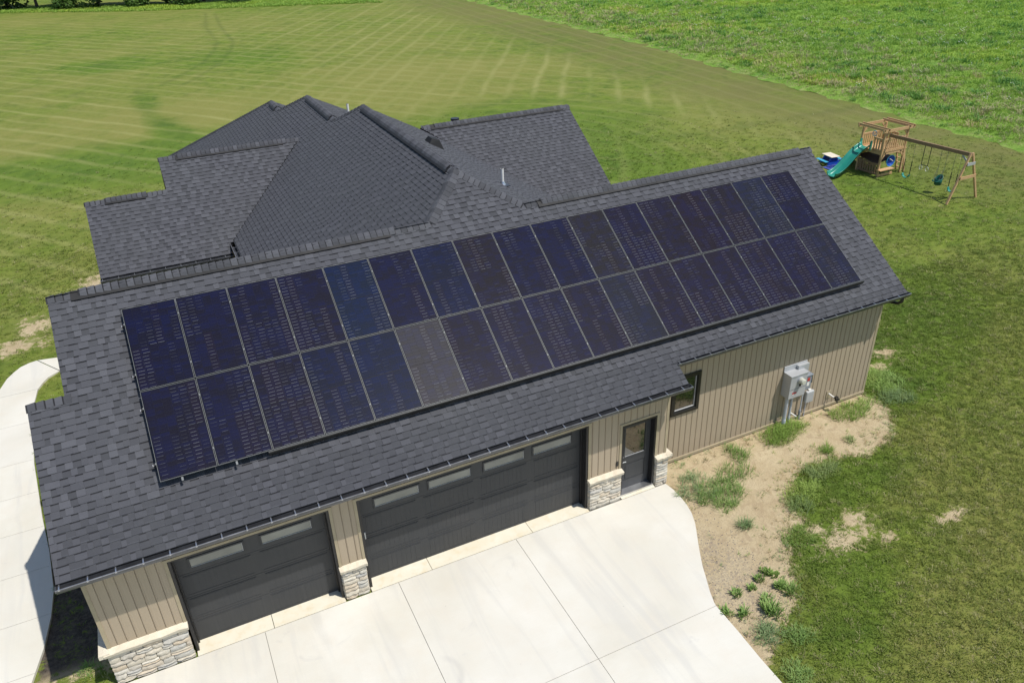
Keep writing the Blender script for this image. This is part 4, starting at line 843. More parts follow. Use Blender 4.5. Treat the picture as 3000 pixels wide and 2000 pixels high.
# ------------------------------------------------------------------ play set
def playset():
    e = empty('swing_set', (36.9, 12.5, -.06), 'wooden play tower and swing beam with green wave slide', 'swing set')
    ox, oy = 36.9, 12.5
    def L(x, y, z): return (x-ox, y-oy, z)
    TX0, TX1, TY0, TY1 = 36.45, 38.05, 14.68, 16.05; FZ = 1.28; RZ = 2.36; w = M['wood']
    for (x, y) in ((TX0, TY0), (TX1, TY0), (TX0, TY1), (TX1, TY1)): b = MB(); b.beam(L(x, y, 0), L(x, y, RZ-.05), .09, .09, w); b.build('post', e, bevel=.006)
    for y in (TY0, TY1): b = MB(); b.beam(L(TX0-.3, y+(-.1 if y == TY0 else .1), RZ), L(TX1+.3, y+(-.1 if y == TY0 else .1), RZ), .045, .14, w); b.build('roof_beam', e)
    for x in (TX0-.22, TX0+.08, TX1-.08, TX1+.22): b = MB(); b.beam(L(x, TY0-.2, RZ+.07), L(x, TY1+.2, RZ+.07), .04, .11, w); b.build('roof_rafter', e)
    for x in (TX0, TX1):
        for y in (TY0, TY1):
            dx = .28 if x == TX0 else -.28; b = MB(); b.beam(L(x, y, RZ-.38), L(x+dx, y, RZ-.06), .04, .09, w); b.beam(L(x, y, FZ-.42), L(x+dx, y, FZ-.1), .04, .09, w); b.build('brace', e)
    for x in np.arange(TX0, TX1, .145): b = MB(); b.box(x-ox, x-ox+.135, TY0-oy-.04, TY1-oy+.04, FZ-.03, FZ, w); b.build('deck_board', e)
    for a, c in ((L(TX0, TY0, FZ-.09), L(TX1, TY0, FZ-.09)), (L(TX0, TY1, FZ-.09), L(TX1, TY1, FZ-.09)), (L(TX0, TY0, FZ-.09), L(TX0, TY1, FZ-.09)), (L(TX1, TY0, FZ-.09), L(TX1, TY1, FZ-.09))): b = MB(); b.beam(a, c, .04, .14, w); b.build('deck_joist', e)
    # railings of upright slats
    def rail(ax, ay, bx, by, z0, z1, mat, step=.155, sw=.085):
        b = MB(); b.beam(L(ax, ay, z1), L(bx, by, z1), .05, .08, mat); b.beam(L(ax, ay, z0), L(bx, by, z0), .05, .08, mat); b.build('rail', e)
        n_ = int(math.hypot(bx-ax, by-ay)/step)
        for k in range(n_+1):
            t_ = (k+.5)/(n_+1); x, y = ax+(bx-ax)*t_, ay+(by-ay)*t_; b = MB(); d = Vector((bx-ax, by-ay, 0)).normalized(); 
            b.hexa([L(x-d.x*sw/2-d.y*.012, y-d.y*sw/2+d.x*.012, z0), L(x+d.x*sw/2-d.y*.012, y+d.y*sw/2+d.x*.012, z0), L(x+d.x*sw/2+d.y*.012, y+d.y*sw/2-d.x*.012, z0), L(x-d.x*sw/2+d.y*.012, y-d.y*sw/2-d.x*.012, z0), L(x-d.x*sw/2-d.y*.012, y-d.y*sw/2+d.x*.012, z1), L(x+d.x*sw/2-d.y*.012, y+d.y*sw/2+d.x*.012, z1), L(x+d.x*sw/2+d.y*.012, y+d.y*sw/2-d.x*.012, z1), L(x-d.x*sw/2+d.y*.012, y-d.y*sw/2-d.x*.012, z1)], mat); b.build('slat', e)
    rail(TX0, TY0, TX1, TY0, FZ+.05, FZ+.62, w); rail(TX0, TY1, TX1, TY1, FZ+.05, FZ+.62, w); rail(TX0, TY0, TX0, TY0+.62, FZ+.05, FZ+.62, w); rail(TX1, TY0+.5, TX1, TY1, FZ+.05, FZ+.62, w)
    rail(TX0, TY0, TX0, TY1, .12, .62, M['wood2']); rail(TX0, TY1, TX1, TY1, .12, .62, M['wood2'])
    b = MB(); b.box(TX0-ox-.1, TX0-ox+.9, TY0-oy-.22, TY0-oy+.06, .34, .38, w); b.build('bench_board', e); b = MB(); b.box(TX0-ox, TX0-ox+1.0, TY0-oy-.05, TY0-oy-.01, .02, .14, w); b.build('sandbox_board', e)
    b = MB(); b.hexa([L(TX0-.02, TY0+.2, .62), L(TX1-.15, TY0+.35, .70), L(TX1-.15, TY1+.1, .86), L(TX0-.02, TY1+.1, .80), L(TX0-.02, TY0+.2, .635), L(TX1-.15, TY0+.35, .715), L(TX1-.15, TY1+.1, .88), L(TX0-.02, TY1+.1, .82)], M['tarp']); b.build('canopy', e)
    # ladder
    for y in (TY0+.02, TY0+.47): b = MB(); b.beam(L(TX1+.32, y, 0), L(TX1+.02, y, FZ+.1), .05, .09, w); b.build('ladder_rail', e)
    for k in range(5): t_ = (k+.6)/5; b = MB(); b.beam(L(TX1+.32-.3*t_, TY0, FZ*t_), L(TX1+.32-.3*t_, TY0+.5, FZ*t_), .07, .03, w); b.build('rung', e)
    # climbing board behind
    b = MB(); b.hexa([L(36.5, 17.35, .0), L(37.75, 17.35, .0), L(37.75, 16.1, 1.2), L(36.5, 16.1, 1.2), L(36.5, 17.38, .04), L(37.75, 17.38, .04), L(37.75, 16.13, 1.24), L(36.5, 16.13, 1.24)], M['yellowwood']); cb = b.build('climbing_board', e)
    for x in (36.46, 37.79): b = MB(); b.beam(L(x, 17.4, .05), L(x, 16.1, 1.3), .04, .05, M['white']); b.build('side_rail', e)
    # steering wheel
    b = MB(); cx, cy, cz = TX0-.02, TY0+.62, FZ+.82; pts = [L(cx, cy+.13*math.cos(a), cz+.13*math.sin(a)) for a in np.linspace(0, 2*math.pi, 17)]; b.tube(pts, .018, M['ltblue'], 6)
    for a in (0, 2.1, 4.2): b.tube([L(cx, cy, cz), L(cx, cy+.13*math.cos(a), cz+.13*math.sin(a))], .012, M['ltblue'], 6)
    b.build('steering_wheel', e)
    # slide
    b = MB(); y0, y1 = 15.38, 16.02; n_ = 22; prev = None
    prof = []
    for k in range(n_+1):
        t_ = k/n_; x = TX0-.02 - 2.15*t_; z = FZ*(1-t_)**1.0 + .12*math.sin(t_*math.pi*2)*(.9) + .06; z = max(z, .12 if t_ > .9 else z); prof.append((x, z))
    ym = (y0+y1)/2; secf = [(-.33, .20), (-.31, .215), (-.27, .18), (-.24, .06), (-.18, .01), (0, 0), (.18, .01), (.24, .06), (.27, .18), (.31, .215), (.33, .20)]
    i0 = len(b.v); ns = len(secf)
    for x, z in prof:
        for dy, dz in secf: b.v.append(L(x, ym+dy, z+dz))
    for k in range(n_):
        for j in range(ns-1): a = i0+k*ns+j; b.f.append((a, a+1, a+1+ns, a+ns)); b.mi.append(b.m(M['teal'])); b.sh.append(.5)
    so = b.build('slide', e, smooth=True); sm = so.modifiers.new('solid', 'SOLIDIFY'); sm.thickness = .02
    b = MB(); b.box(TX0-ox-.12, TX0-ox+.02, ym-oy-.34, ym-oy-.30, FZ-.05, FZ+.42, M['teal']); b.box(TX0-ox-.12, TX0-ox+.02, ym-oy+.30, ym-oy+.34, FZ-.05, FZ+.42, M['teal']); b.build('slide_entry', so)
    b = MB(); x, z = prof[6]; b.tube([L(x, ym+dy, z+dz+.012) for dy, dz in secf], .014, M['tealdark'], 6); b.build('slide_joint', so)
    # beam and A-frame
    b = MB(); b.beam(L(36.85, TY0+.05, 2.08), L(36.85, 10.15, 2.20), .09, .17, M['wood2'], (0, 0, 1)); b.build('swing_beam', e, bevel=.01)
    for xf, xt in ((35.9, 36.80), (37.9, 36.93)): b = MB(); b.beam(L(xf, 10.16, 0), L(xt, 10.2, 2.27), .09, .09, w); b.build('leg', e, bevel=.006)
    b = MB(); b.beam(L(36.35, 10.10, 1.18), L(37.40, 10.10, 1.18), .035, .14, w); b.build('cross_brace', e)
    b = MB(); b.beam(L(36.60, 10.10, 1.80), L(37.12, 10.10, 1.80), .035, .13, M['greybox']); b.build('sign_board', e)
    b = MB(); b.beam(L(36.85, 10.25, 1.78), L(36.85, 10.62, 2.08), .04, .07, M['greybox']); b.build('angle_brace', e)
    def sw(y0, y1, z, name, label, cat, seat):
        s = empty(name, (36.85, (y0+y1)/2, -.06), label, cat, group='swings hanging from the beam'); h = (y1-y0)/2; zt = 2.1; 
        for yy in (-h, h):
            b = MB()
            if seat == 'trap': b.tube([(0, yy, zt), (0, yy, z)], .018, M['chain'], 6)
            elif seat == 'baby': b.tube([(0, yy*1.0, zt), (0, yy*.8, z+.15)], .008, M['rope'], 6); b.tube([(.0, yy*.95, z+.75), (-.18, yy*.8, z+.1)], .008, M['rope'], 6)
            else: b.tube([(0, yy, zt), (0, yy, z+.75)], .008, M['rope'], 6); b.tube([(0, yy, z+.75), (0, yy, z+.05)], .02, M['chain'], 6)
            b.build('chain', s)
        b = MB()
        if seat == 'trap':
            b.tube([(0, -h, z), (0, h, z)], .018, M['chain'], 8); b.build('bar', s)
            for yy in (-h, h):
                q = MB(); q.tube([(0, yy+.08*math.cos(a), z-.14+.11*math.sin(a)) for a in np.linspace(0, 2*math.pi, 13)], .012, M['white'], 6); q.build('ring', s)
        elif seat == 'belt':
            pts = [(0, h*math.cos(a), z+.06-.20*math.sin(a)) for a in np.linspace(0, math.pi, 11)]
            i0 = 0; v_ = []; 
            for p in pts: v_ += [(p[0]-.07, p[1], p[2]), (p[0]+.07, p[1], p[2])]
            b.v = v_; 
            for k in range(10): b.f.append((2*k, 2*k+1, 2*k+3, 2*k+2)); b.mi.append(b.m(M['teal'])); b.sh.append(.5)
            o = b.build('seat', s, smooth=True); mm = o.modifiers.new('s', 'SOLIDIFY'); mm.thickness = .02
        else:
            n2 = 14; rings = [(.06, -.12), (.15, -.10), (.17, .05), (.18, .2)]
            for r_, dz in rings:
                for j in range(n2): a = 2*math.pi*j/n2; lift = .17*max(0, math.cos(a)) if dz > .1 else 0; b.v.append((r_*math.cos(a), r_*math.sin(a)*1.05, z+dz+lift))
            for k in range(3):
                for j in range(n2): b.f.append((k*n2+j, k*n2+(j+1) % n2, (k+1)*n2+(j+1) % n2, (k+1)*n2+j)); b.mi.append(b.m(M['tealdark'])); b.sh.append(.5)
            b.f.append(tuple(range(n2))[::-1]); b.mi.append(0); b.sh.append(.5); o = b.build('seat', s, smooth=True); mm = o.modifiers.new('s', 'SOLIDIFY'); mm.thickness = .025
            q = MB(); q.tube([(-.17, -.17, z+.12), (-.26, -.1, z+.10), (-.26, .1, z+.10), (-.17, .17, z+.12)], .03, M['tealdark'], 8); q.build('tray', s)
    sw(10.62, 10.94, .42, 'belt_swing', 'green belt swing nearest the A-frame legs', 'swing', 'belt')
    sw(11.35, 11.70, .52, 'bucket_swing', 'dark green toddler bucket swing in the middle of the beam', 'swing', 'baby')
    sw(12.27, 12.62, 1.12, 'trapeze_bar', 'trapeze bar with two white rings beside the bucket swing', 'trapeze', 'trap')
    sw(13.15, 13.55, .40, 'belt_swing', 'green belt swing nearest the wooden play tower', 'swing', 'belt')
    # toys and table
    e2 = empty('toy_basketball_hoop', (37.35, 14.95, 0), 'blue plastic toy basin leaning in the play tower opening', 'toy')
    e2.name = 'toy_basin'; b = MB(); n2 = 16
    for r_, dz in ((.05, .1), (.2, .08), (.27, -.06), (.29, -.07)):
        for j in range(n2): a = 2*math.pi*j/n2; b.v.append((r_*math.cos(a), -.1+dz, .62+r_*math.sin(a)))
    for k in range(3):
        for j in range(n2): b.f.append((k*n2+j, k*n2+(j+1) % n2, (k+1)*n2+(j+1) % n2, (k+1)*n2+j)); b.mi.append(b.m(M['blue'])); b.sh.append(.5)
    b.f.append(tuple(range(n2))); b.mi.append(0); b.sh.append(.5); o = b.build('basin', e2, smooth=True); mm = o.modifiers.new('s', 'SOLIDIFY'); mm.thickness = .02
    b = MB(); b.tube([(.29*math.cos(a), -.18, .62+.29*math.sin(a)) for a in np.linspace(0, 2*math.pi, 21)], .018, M['ltblue'], 6); b.build('rim', e2); b = MB(); b.beam((-.12, -.2, .75), (.14, -.2, .6), .02, .03, M['white']); b.build('handle', e2)
    b = MB(); b.box(35.2, 36.3, 16.5, 17.2, -.03, -.0, M['mat']); tag(b.build('play_mat', bevel=.01), 'dark blue mat lying on the grass behind the slide', 'mat')
    t = empty('picnic_table', (36.1, 17.55, -.06), 'child-size plastic picnic table with cream top and blue legs', 'picnic table', rz=-.15)
    b = MB(); b.box(-.28, .28, -.42, .42, .46, .50, M['cream']); b.build('tabletop', t, bevel=.02)
    for s in (-1, 1):
        b = MB(); b.box(s*.52-.11, s*.52+.11, -.42, .42, .24, .28, M['ltblue']); b.build('bench_seat', t, bevel=.02)
        b = MB(); b.hexa([(-.42, s*.3-.05, 0), (.42, s*.3-.05, 0), (.42, s*.3+.05, 0), (-.42, s*.3+.05, 0), (-.16, s*.26-.04, .46), (.16, s*.26-.04, .46), (.16, s*.26+.04, .46), (-.16, s*.26+.04, .46)], M['blue']); b.beam((-.52, s*.3, .22), (.52, s*.3, .22), .06, .05, M['blue']); b.build('leg', t)
playset()

# ------------------------------------------------------------------ vegetation
def tuft(name, mat, n, h, spread, w, seed, flop=.6, leafy=False):
    rr = random.Random(seed); b = MB()
    for i in range(n):
        a = rr.uniform(0, 6.283); r0 = spread*math.sqrt(rr.random()); x, y = r0*math.cos(a)*.5, r0*math.sin(a)*.5; a2 = a + rr.uniform(-.6, .6); hh = h*rr.uniform(.5, 1.15); f = flop*hh*rr.uniform(.4, 1.4)
        dx, dy = math.cos(a2), math.sin(a2); px, py = -dy*w/2, dx*w/2
        p0 = (x, y, 0); p1 = (x+dx*f*.4, y+dy*f*.4, hh*.65); p2 = (x+dx*f, y+dy*f, hh*(1 if flop < .8 else .75))
        ww = 1.5 if leafy else .8
        b.face([(p0[0]-px, p0[1]-py, p0[2]), (p0[0]+px, p0[1]+py, p0[2]), (p1[0]+px*ww, p1[1]+py*ww, p1[2]), (p1[0]-px*ww, p1[1]-py*ww, p1[2])], mat); b.face([(p1[0]-px*ww, p1[1]-py*ww, p1[2]), (p1[0]+px*ww, p1[1]+py*ww, p1[2]), p2], mat)
    return b.mesh(name)
def scatter(name, P, rot, s, idx, meshes, extra={}, **tg):
    c = bpy.data.collections.new(name+'_clumps')
    for k, me in enumerate(meshes): c.objects.link(bpy.data.objects.new(f'{name}_clump_{k:02d}', me))
    me = bpy.data.meshes.new(name); me.vertices.add(len(P)); me.vertices.foreach_set('co', np.asarray(P, np.float32).ravel())
    a = me.attributes.new('rot', 'FLOAT_VECTOR', 'POINT'); a.data.foreach_set('vector', np.asarray(rot, np.float32).ravel())
    a = me.attributes.new('scl', 'FLOAT', 'POINT'); a.data.foreach_set('value', np.asarray(s, np.float32))
    a = me.attributes.new('pick', 'INT', 'POINT'); a.data.foreach_set('value', np.asarray(idx, np.int32))
    for k_, v_ in extra.items(): a = me.attributes.new(k_, 'FLOAT', 'POINT'); a.data.foreach_set('value', np.asarray(v_, np.float32))
    o = bpy.data.objects.new(name, me); COL.objects.link(o); o['kind'] = 'stuff'
    for k, v in tg.items(): o[k] = v
    ng = bpy.data.node_groups.new(name+'_scatter', 'GeometryNodeTree'); ng.interface.new_socket('Geometry', in_out='INPUT', socket_type='NodeSocketGeometry'); ng.interface.new_socket('Geometry', in_out='OUTPUT', socket_type='NodeSocketGeometry')
    N = ng.nodes.new; gi, go, ip, ci = N('NodeGroupInput'), N('NodeGroupOutput'), N('GeometryNodeInstanceOnPoints'), N('GeometryNodeCollectionInfo')
    ci.inputs['Collection'].default_value = c; ci.inputs['Separate Children'].default_value = True; ci.inputs['Reset Children'].default_value = True; ip.inputs['Pick Instance'].default_value = True
    def na(nm, ty):
        q = N('GeometryNodeInputNamedAttribute'); q.data_type = ty; q.inputs['Name'].default_value = nm; return q.outputs[0]
    l = ng.links.new; l(gi.outputs[0], ip.inputs['Points']); l(ci.outputs[0], ip.inputs['Instance']); l(na('pick', 'INT'), ip.inputs['Instance Index']); l(na('rot', 'FLOAT_VECTOR'), ip.inputs['Rotation']); l(na('scl', 'FLOAT'), ip.inputs['Scale']); l(ip.outputs[0], go.inputs[0])
    md = o.modifiers.new('scatter', 'NODES'); md.node_group = ng; return o
rng = np.random.default_rng(11)
def gh(x, y): return lz(x, y)[2]
def clear_conc(x, y):
    ins = sdist(x, y, np.array(outline)) > -.03
    ins |= sdist(x, y, np.array(o_)) > -.03
    ins |= (x > -.1) & (x < 12.85) & (y > -.1) & (y < 8.5) | (x > .6) & (x < 20.35) & (y > yw-.02) & (y < 9); return ~ins
# grass near the camera
def field(n, x0, x1, y0, y1): return rng.uniform(x0, x1, n), rng.uniform(y0, y1, n)
def vis(x, y, m=.04):
    C = np.array(cam_o.matrix_world.translation); d = np.stack([x-C[0], y-C[1], 0*x-C[2]], -1); zc_ = d@np.array(fw); u = .5+F_PX/W_PX*(d@np.array(r2))/zc_; v = .5-F_PX/2000*(d@np.array(u2))/zc_
    return (zc_ > 0) & (u > -m) & (u < 1+m) & (v > -m) & (v < 1+m)
xs, ys = [], []
for n_, x0, x1, y0, y1 in ((64000, 11, 31, -9, 6), (30000, 31, 48, -9, 6), (70000, 18, 48, 6, 48), (12000, -7, 1.5, -2, 26), (40000, -14, 20, 19, 52)):
    x, y = field(n_, x0, x1, y0, y1); dens = 1 - np.clip((dirt_mask(x, y)+rng.normal(0, .14, len(x))-.34)/.3, 0, 1); dens = dens*np.clip((56-np.hypot(x-2.9, y+12.5))/26, 0, 1)*np.where(np.hypot(x-2.9, y+12.5) < 22, 1, .75); k = (rng.random(len(x)) < dens) & vis(x, y) & (x < edge_x(y)); xs.append(x[k]); ys.append(y[k])
x, y = np.concatenate(xs), np.concatenate(ys); k = clear_conc(x, y); x, y = x[k], y[k]; n_ = len(x)
protos = [tuft('blade_clump', M['blade'], 9, .065, .13, .011, s, .9) for s in range(6)]
dist = np.hypot(x-2.9, y+12.5)
scatter('lawn_grass', np.stack([x, y, gh(x, y)], 1), np.stack([rng.normal(0, .12, n_), rng.normal(0, .12, n_), rng.uniform(0, 6.28, n_)], 1), rng.uniform(.6, 1.35, n_)*(1+.25*np.clip((dist-20)/20, 0, 1)), rng.integers(0, 6, n_), protos, extra={'lush': LUSH(x, y), 'dry': DRY(x, y)})
# sparse dry sprigs on the soil
x, y = field(4500, 11.3, 21, -5.2, .5); k = (sdist(x, y, DIRT) > -.1) & clear_conc(x, y); dd = sdist(x, y, DIRT); k &= rng.random(len(x)) < np.clip(1.0 - dd/.8, .05, 1)*.9; x, y = x[k], y[k]; n_ = len(x)
pr = [tuft('sprig_a', M['weed'], 6, .09, .10, .010, 21, 1.0), tuft('sprig_b', M['strawblade'], 6, .08, .10, .009, 22, 1.3), tuft('sprig_c', M['weedblue'], 7, .10, .12, .010, 23, 1.1)]
scatter('soil_sprigs', np.stack([x, y, gh(x, y)], 1), np.stack([0*x, 0*x, rng.uniform(0, 6.28, n_)], 1), rng.uniform(.4, 1.2, n_), rng.integers(0, 3, n_), pr)
# pebbles by the drive edge
x, y = field(900, 11.4, 13.2, -4.8, -.8); k = clear_conc(x, y) & (sdist(x, y, DIRT) > 0); x, y = x[k], y[k]; n_ = len(x); pb = MB(); pb.hexa([(-.5, -.4, 0), (.5, -.5, 0), (.4, .5, 0), (-.5, .4, 0), (-.3, -.3, .5), (.3, -.2, .55), (.25, .3, .4), (-.3, .25, .5)], plain('pebble', (.22, .19, .17), .8))
scatter('pebbles', np.stack([x, y, gh(x, y)-.003], 1), np.stack([0*x, 0*x, rng.uniform(0, 6.28, n_)], 1), rng.uniform(.008, .03, n_), 0*rng.integers(0, 1, n_), [pb.mesh('pebble')])

# individual weed plants and clumps
GW = 'weeds growing in the bare soil'
def clump(cx, cy, rx, ry, n, h, mat, seed, spread=.16, w=.011, leafy=False, rot=0):
    rr = random.Random(seed); b = MB(); b.m(mat)
    for i in range(n):
        a = rr.uniform(0, 6.28); r0 = math.sqrt(rr.random()); dx, dy = rx*r0*math.cos(a), ry*r0*math.sin(a); dx, dy = dx*math.cos(rot)-dy*math.sin(rot), dx*math.sin(rot)+dy*math.cos(rot)
        me = tuft('t', mat, 9 if not leafy else 12, h*rr.uniform(.6, 1.2)*(1.15-.4*r0), spread, w, seed*100+i, .9 if not leafy else .7, leafy); i0 = len(b.v); zz = float(gh(np.array([cx+dx]), np.array([cy+dy]))[0])
        b.v += [(v.co.x+dx, v.co.y+dy, v.co.z+zz) for v in me.vertices]
        for p in me.polygons: b.f.append(tuple(i0+q for q in p.vertices)); b.mi.append(0); b.sh.append(.5)
        bpy.data.meshes.remove(me)
    return b
W_ = [
 (13.35, -.6, .5, .45, 40, .24, 'weedblue', 'sprawling grassy weed patch in the soil by the driveway corner'),
 (13.75, -1.1, .55, .42, 50, .26, 'weed', 'dense grassy weed patch in the soil between driveway and wall'),
 (14.5, -.62, .45, .3, 26, .22, 'weed', 'thin weedy clump in the soil below the side window'),
 (15.15, -.02, .22, .36, 20, .26, 'weed', 'narrow upright weed clump near the siding right of the window'),
 (13.55, -1.5, .22, .20, 12, .24, 'weed', 'weed clump at the lower tip of the grassy patch'),
 (13.57, -2.22, .13, .10, 11, .24, 'weedblue', 'lone spiky grass tuft in the middle of the bare soil'),
 (16.6, .1, .42, .34, 60, .24, 'weed', 'bushy green weeds left of the conduit pipes'),
 (17.2, .18, .34, .26, 40, .27, 'weed', 'thick grass clump at the foot of the meter conduits'),
 (17.35, -1.0, .20, .20, 14, .20, 'weed', 'small grass clump in the soil below the meter boxes'),
 (19.15, .0, .6, .32, 50, .22, 'weed', 'loose grass clump under the garden tap'),
 (19.9, .05, .30, .25, 16, .20, 'weed', 'grass clump between the tap and the house corner'),
 (21.25, .65, .55, .55, 80, .26, 'weed', 'lush tall grass clump at the right house corner'),
 (20.95, -.1, .5, .32, 46, .22, 'weedblue', 'bluish grass clump just below the right house corner'),
 (18.2, -.95, .15, .12, 9, .15, 'weedblue', 'scattered thin sprigs in the soil right of the meter'),
 (16.6, -1.55, .50, .30, 42, .20, 'weedblue', 'tall grass tongue at the edge of the bare soil'),
 (15.6, -1.95, .45, .35, 44, .20, 'weed', 'thick grass clump on the lawn edge facing the driveway'),
 (15.15, -2.3, .26, .26, 26, .2, 'weedblue', 'dark bushy grass clump jutting into the bare soil'),
 (14.35, -3.1, .40, .28, 34, .15, 'weed', 'low grass clump where lawn meets the bare soil'),
 (11.87, -4.9, .22, .22, 24, .20, 'weedblue', 'straggly weed patch beside the straight driveway edge'),
 (12.35, -5.2, .25, .22, 24, .18, 'weed', 'weedy grass patch right of the straight driveway edge'),
 (11.7, -5.9, .22, .25, 24, .18, 'weed', 'grassy weed patch at the bottom of the driveway edge'),
 (-1.0, 3.3, .18, .25, 12, .15, 'weed', 'weedy grass in the shaded strip left of the garage'),
 (-.55, .55, .22, .18, 12, .15, 'weed', 'sunlit grass tuft at the left garage corner'),
]
for i, (x, y, rx, ry, n_, h, mt, lab) in enumerate(W_):
    n_ = int(n_*1.7); rx *= 1.15; ry *= 1.15
    o = clump(x, y, rx, ry, n_, h, M[mt], i+1).build('weed_clump'); o.location = (x, y, 0); tag(o, lab, 'weeds', GW)
LW = [
 (12.99, -3.56, .13, 'leafy weed at the top of the row of small weeds in the soil'), (13.10, -3.74, .10, 'small leafy weed right beside the topmost leafy weed'), (12.69, -3.67, .10, 'small leafy weed left of the topmost leafy weed'),
 (12.43, -3.80, .09, 'smallest leafy weed in the middle of the bare soil'), (12.00, -3.77, .11, 'small leafy weed nearest the driveway curve'), (12.48, -4.17, .11, 'small leafy weed above the big bushy weed'),
 (12.99, -4.03, .15, 'leafy weed touching the lawn edge'), (13.05, -4.25, .17, 'tall leafy weed half hidden in the lawn edge'), (12.38, -4.45, .26, 'big bushy leafy weed near the driveway corner'),
 (11.50, -4.05, .13, 'yellow-green weed against the driveway joint end'), (11.75, -4.25, .15, 'spindly weed beside the driveway joint end')]
for i, (x, y, s, lab) in enumerate(LW):
    o = clump(x, y, s*.6, s*.6, int(3+s*36), s*1.0, M['weed'], 60+i, .16, .018, True).build('leafy_weed'); o.location = (x, y, 0); tag(o, lab, 'weed', 'small leafy weeds in the soil')

# meadow: tall grass, darker clumps, pale patches, white flowers
x, y = field(150000, 46, 110, 2, 125); off = x-edge_x(y); k = (off > .3) & vis(x, y, .03)
D = np.hypot(x-3, y+12); k &= rng.random(len(x)) < np.clip((60/D)**2, .12, 1)
x, y, off = x[k], y[k], off[k]; n_ = len(x)
mh = lambda x, y: mz(x-edge_x(y), y)[2]
nz = .35*np.sin(x*.35+1.3*np.sin(y*.21))*np.sin(y*.4+1.7*np.sin(x*.17)) + .75*np.sin(x*1.5+y*.7+2*np.sin(y*.37))*np.sin(y*1.3-x*.6+2*np.sin(x*.31))
pale = rng.random(n_) < np.clip(.24-.012*off + .2*(nz < -.3), .02, .5); dark = (nz > .55) & (rng.random(n_) < .6)
idx = np.where(dark, rng.integers(3, 5, n_), np.where(pale, 5, rng.integers(0, 3, n_)))
pr = [tuft(f'm{s}', M['mead1'], 14, .20, .6, .03, 40+s, .9) for s in range(3)] + [tuft(f'd{s}', M['mead2'], 14, .32, .5, .04, 50+s, .9) for s in range(2)] + [tuft('p', M['mead3'], 12, .24, .5, .03, 60, 1.0)]
sc_ = rng.uniform(.6, 1.3, n_)*(1+.5*np.clip((np.hypot(x-3, y+12)-50)/60, 0, 1)); sc_ = np.where(off < 1.5, sc_*.5, sc_)
scatter('meadow_grass', np.stack([x, y, mh(x, y)], 1), np.stack([rng.normal(0, .15, n_), rng.normal(0, .15, n_), rng.uniform(0, 6.28, n_)], 1), sc_, idx, pr)
x, y = field(9000, 47, 108, 8, 115); off = x-edge_x(y); nz2 = np.sin(x*.13+.5)*np.sin(y*.11+1) + .5*np.sin(x*.5+y*.3); k = (off > 2) & vis(x, y) & (rng.random(len(x)) < np.clip(.05+.40*(nz2 > .15)*(off > 8), 0, 1)*np.clip((70/np.hypot(x, y+12))**1.5, .1, 1)); x, y = x[k], y[k]; n_ = len(x)
fb = MB()
for i in range(3):
    a = i*2.1; fb.tube([(.05*math.cos(a), .05*math.sin(a), .0), (.08*math.cos(a), .08*math.sin(a), .42+.05*i)], .004, M['mead1'], 3); q = (.08*math.cos(a), .08*math.sin(a), .43+.05*i); r_ = .034; fb.face([(q[0]+r_*math.cos(t_), q[1]+r_*math.sin(t_), q[2]+.01*(-1)**int(t_)) for t_ in np.arange(0, 6.2, 1.05)], M['flower'])
scatter('meadow_flowers', np.stack([x, y, mh(x, y)], 1), np.stack([0*x, 0*x, rng.uniform(0, 6.28, n_)], 1), rng.uniform(.8, 1.6, n_), 0*rng.integers(0, 1, n_), [fb.mesh('flower')])

# trees along the far edge
def crown(seed, rx, rz, z0_, n, leaf, mat):
    rr = random.Random(seed); b = MB(); cl_ = [(rr.uniform(-.75, .75)*rx, rr.uniform(-.75, .75)*rx, z0_+rz+rr.uniform(-.85, .75)*rz, rr.uniform(.25, .5)*rx) for _ in range(26)]
    for i in range(n):
        cx, cy, cz, cr = rr.choice(cl_); d = Vector((rr.gauss(0, 1), rr.gauss(0, 1), rr.gauss(0, 1))).normalized()*cr*rr.uniform(.7, 1.05); p = Vector((cx, cy, cz)) + d
        if p.z < z0_*.3: continue
        a = Vector((rr.gauss(0, 1), rr.gauss(0, 1), rr.gauss(0, .6))).normalized(); c = a.cross(d+Vector((.01, 0, .3))).normalized(); s = leaf*rr.uniform(.6, 1.3)
        b.face([p-a*s, p+c*s*.5, p+a*s, p-c*s*.5], mat)
    return b.mesh('crown')
cm = [crown(s, 3.6, 3.8, .6, 3600, .32, M['leaf']) for s in (1, 2, 3)]; cb_ = [crown(s, 2.4, 1.5, 0.0, 2200, .24, M['leafb']) for s in (5, 6)]
tk = MB(); tk.tube([(0, 0, -.1), (.05, 0, 1.2), (0, .1, 3), (.1, 0, 5)], [.26, .2, .15, .06], M['bark'], 8)
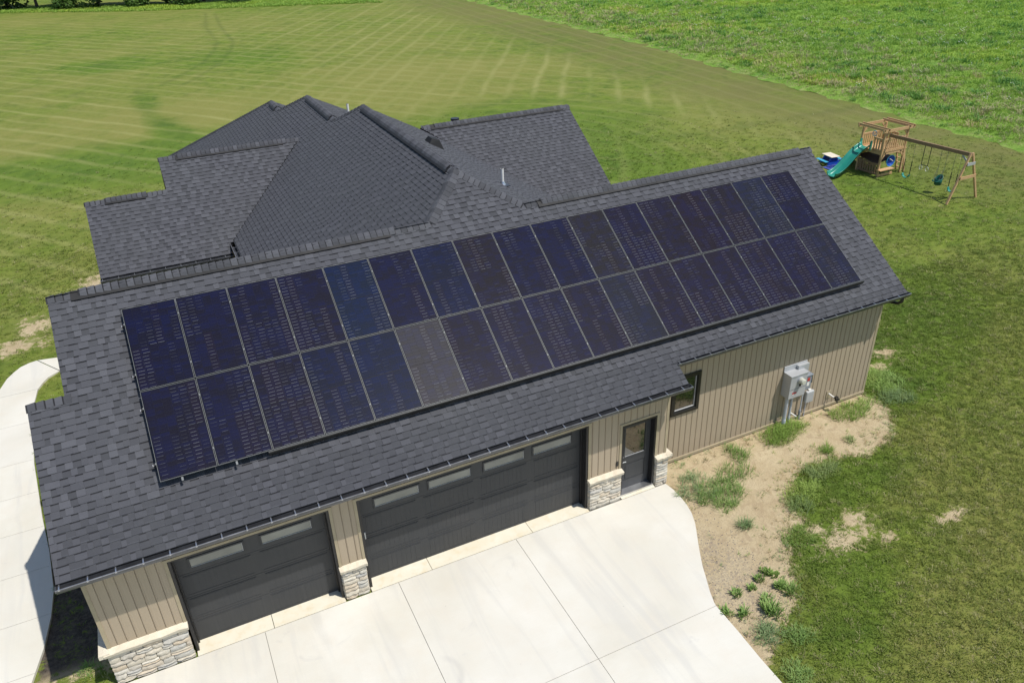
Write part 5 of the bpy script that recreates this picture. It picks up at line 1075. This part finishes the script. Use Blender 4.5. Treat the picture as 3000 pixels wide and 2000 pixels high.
for k in range(5): a = k*1.3; tk.tube([(0, 0, 1.4+k*.5), (math.cos(a)*.9, math.sin(a)*.9, 2.4+k*.6), (math.cos(a)*1.8, math.sin(a)*1.8, 3.4+k*.6)], [.09, .06, .02], M['bark'], 6)
tkm = tk.mesh('trunk'); rt_ = random.Random(9)
def tree(x, y, s, label, shrub=False, group='trees along the far edge of the lawn'):
    e = empty('shrub' if shrub else 'broadleaf_tree', (x, y, -.05), label, 'shrub' if shrub else 'tree', rt_.uniform(0, 6), group); e.scale = (s, s, s*rt_.uniform(.9, 1.15))
    link('crown', rt_.choice(cb_ if shrub else cm), e)
    if not shrub: link('trunk', tkm, e)
    else: q = link('trunk', tkm, e); q.scale = (.3, .3, .3)
tl = [(-22, 148.5), (-17, 146.5), (-12, 146), (-7.5, 143), (-3, 141.5), (1.5, 138), (6.5, 136.5), (11.5, 133), (17, 131), (22, 128.5)]
tn = ['at the left end', 'second from the left', 'third from the left', 'fourth from the left', 'fifth from the left', 'fifth from the right', 'fourth from the right', 'third from the right', 'second from the right', 'at the right end']
for (x, y), nm in zip(tl, tn): tree(x, y+1.0, rt_.uniform(.95, 1.25), f'dark leafy tree of the far row, {nm}')
for x, y, nm in ((-14.5, 143.5, 'pale green shrub under the dark trees at the far left'), (-3.5, 138.0, 'pale green shrub in the tree row above the lawn centre left'), (7.0, 133.3, 'light green shrub in front of the dark far trees'), (14, 130.0, 'light green shrub near the right end of the tree row')): tree(x, y, rt_.uniform(.7, .95), nm, True, 'shrubs in front of the far trees')
tree(110, 58.5, 1.3, 'dark tree at the top right corner beyond the meadow', False, 'trees beyond the meadow')
x, y = field(16000, -22, 40, 108, 146); ln = 141.2 - (x+12.6)*.72; ln = np.where(x > 6.6, 127.4-(x-6.6)*.47, ln); k = (y > ln-1.5) & (y < ln+9) & vis(x, y, .05); x, y = x[k], y[k]; n_ = len(x)
scatter('verge_grass', np.stack([x, y, 0*x-.06], 1), np.stack([0*x, 0*x, rng.uniform(0, 6.28, n_)], 1), rng.uniform(.9, 1.8, n_), rng.integers(0, 3, n_), pr[:3])
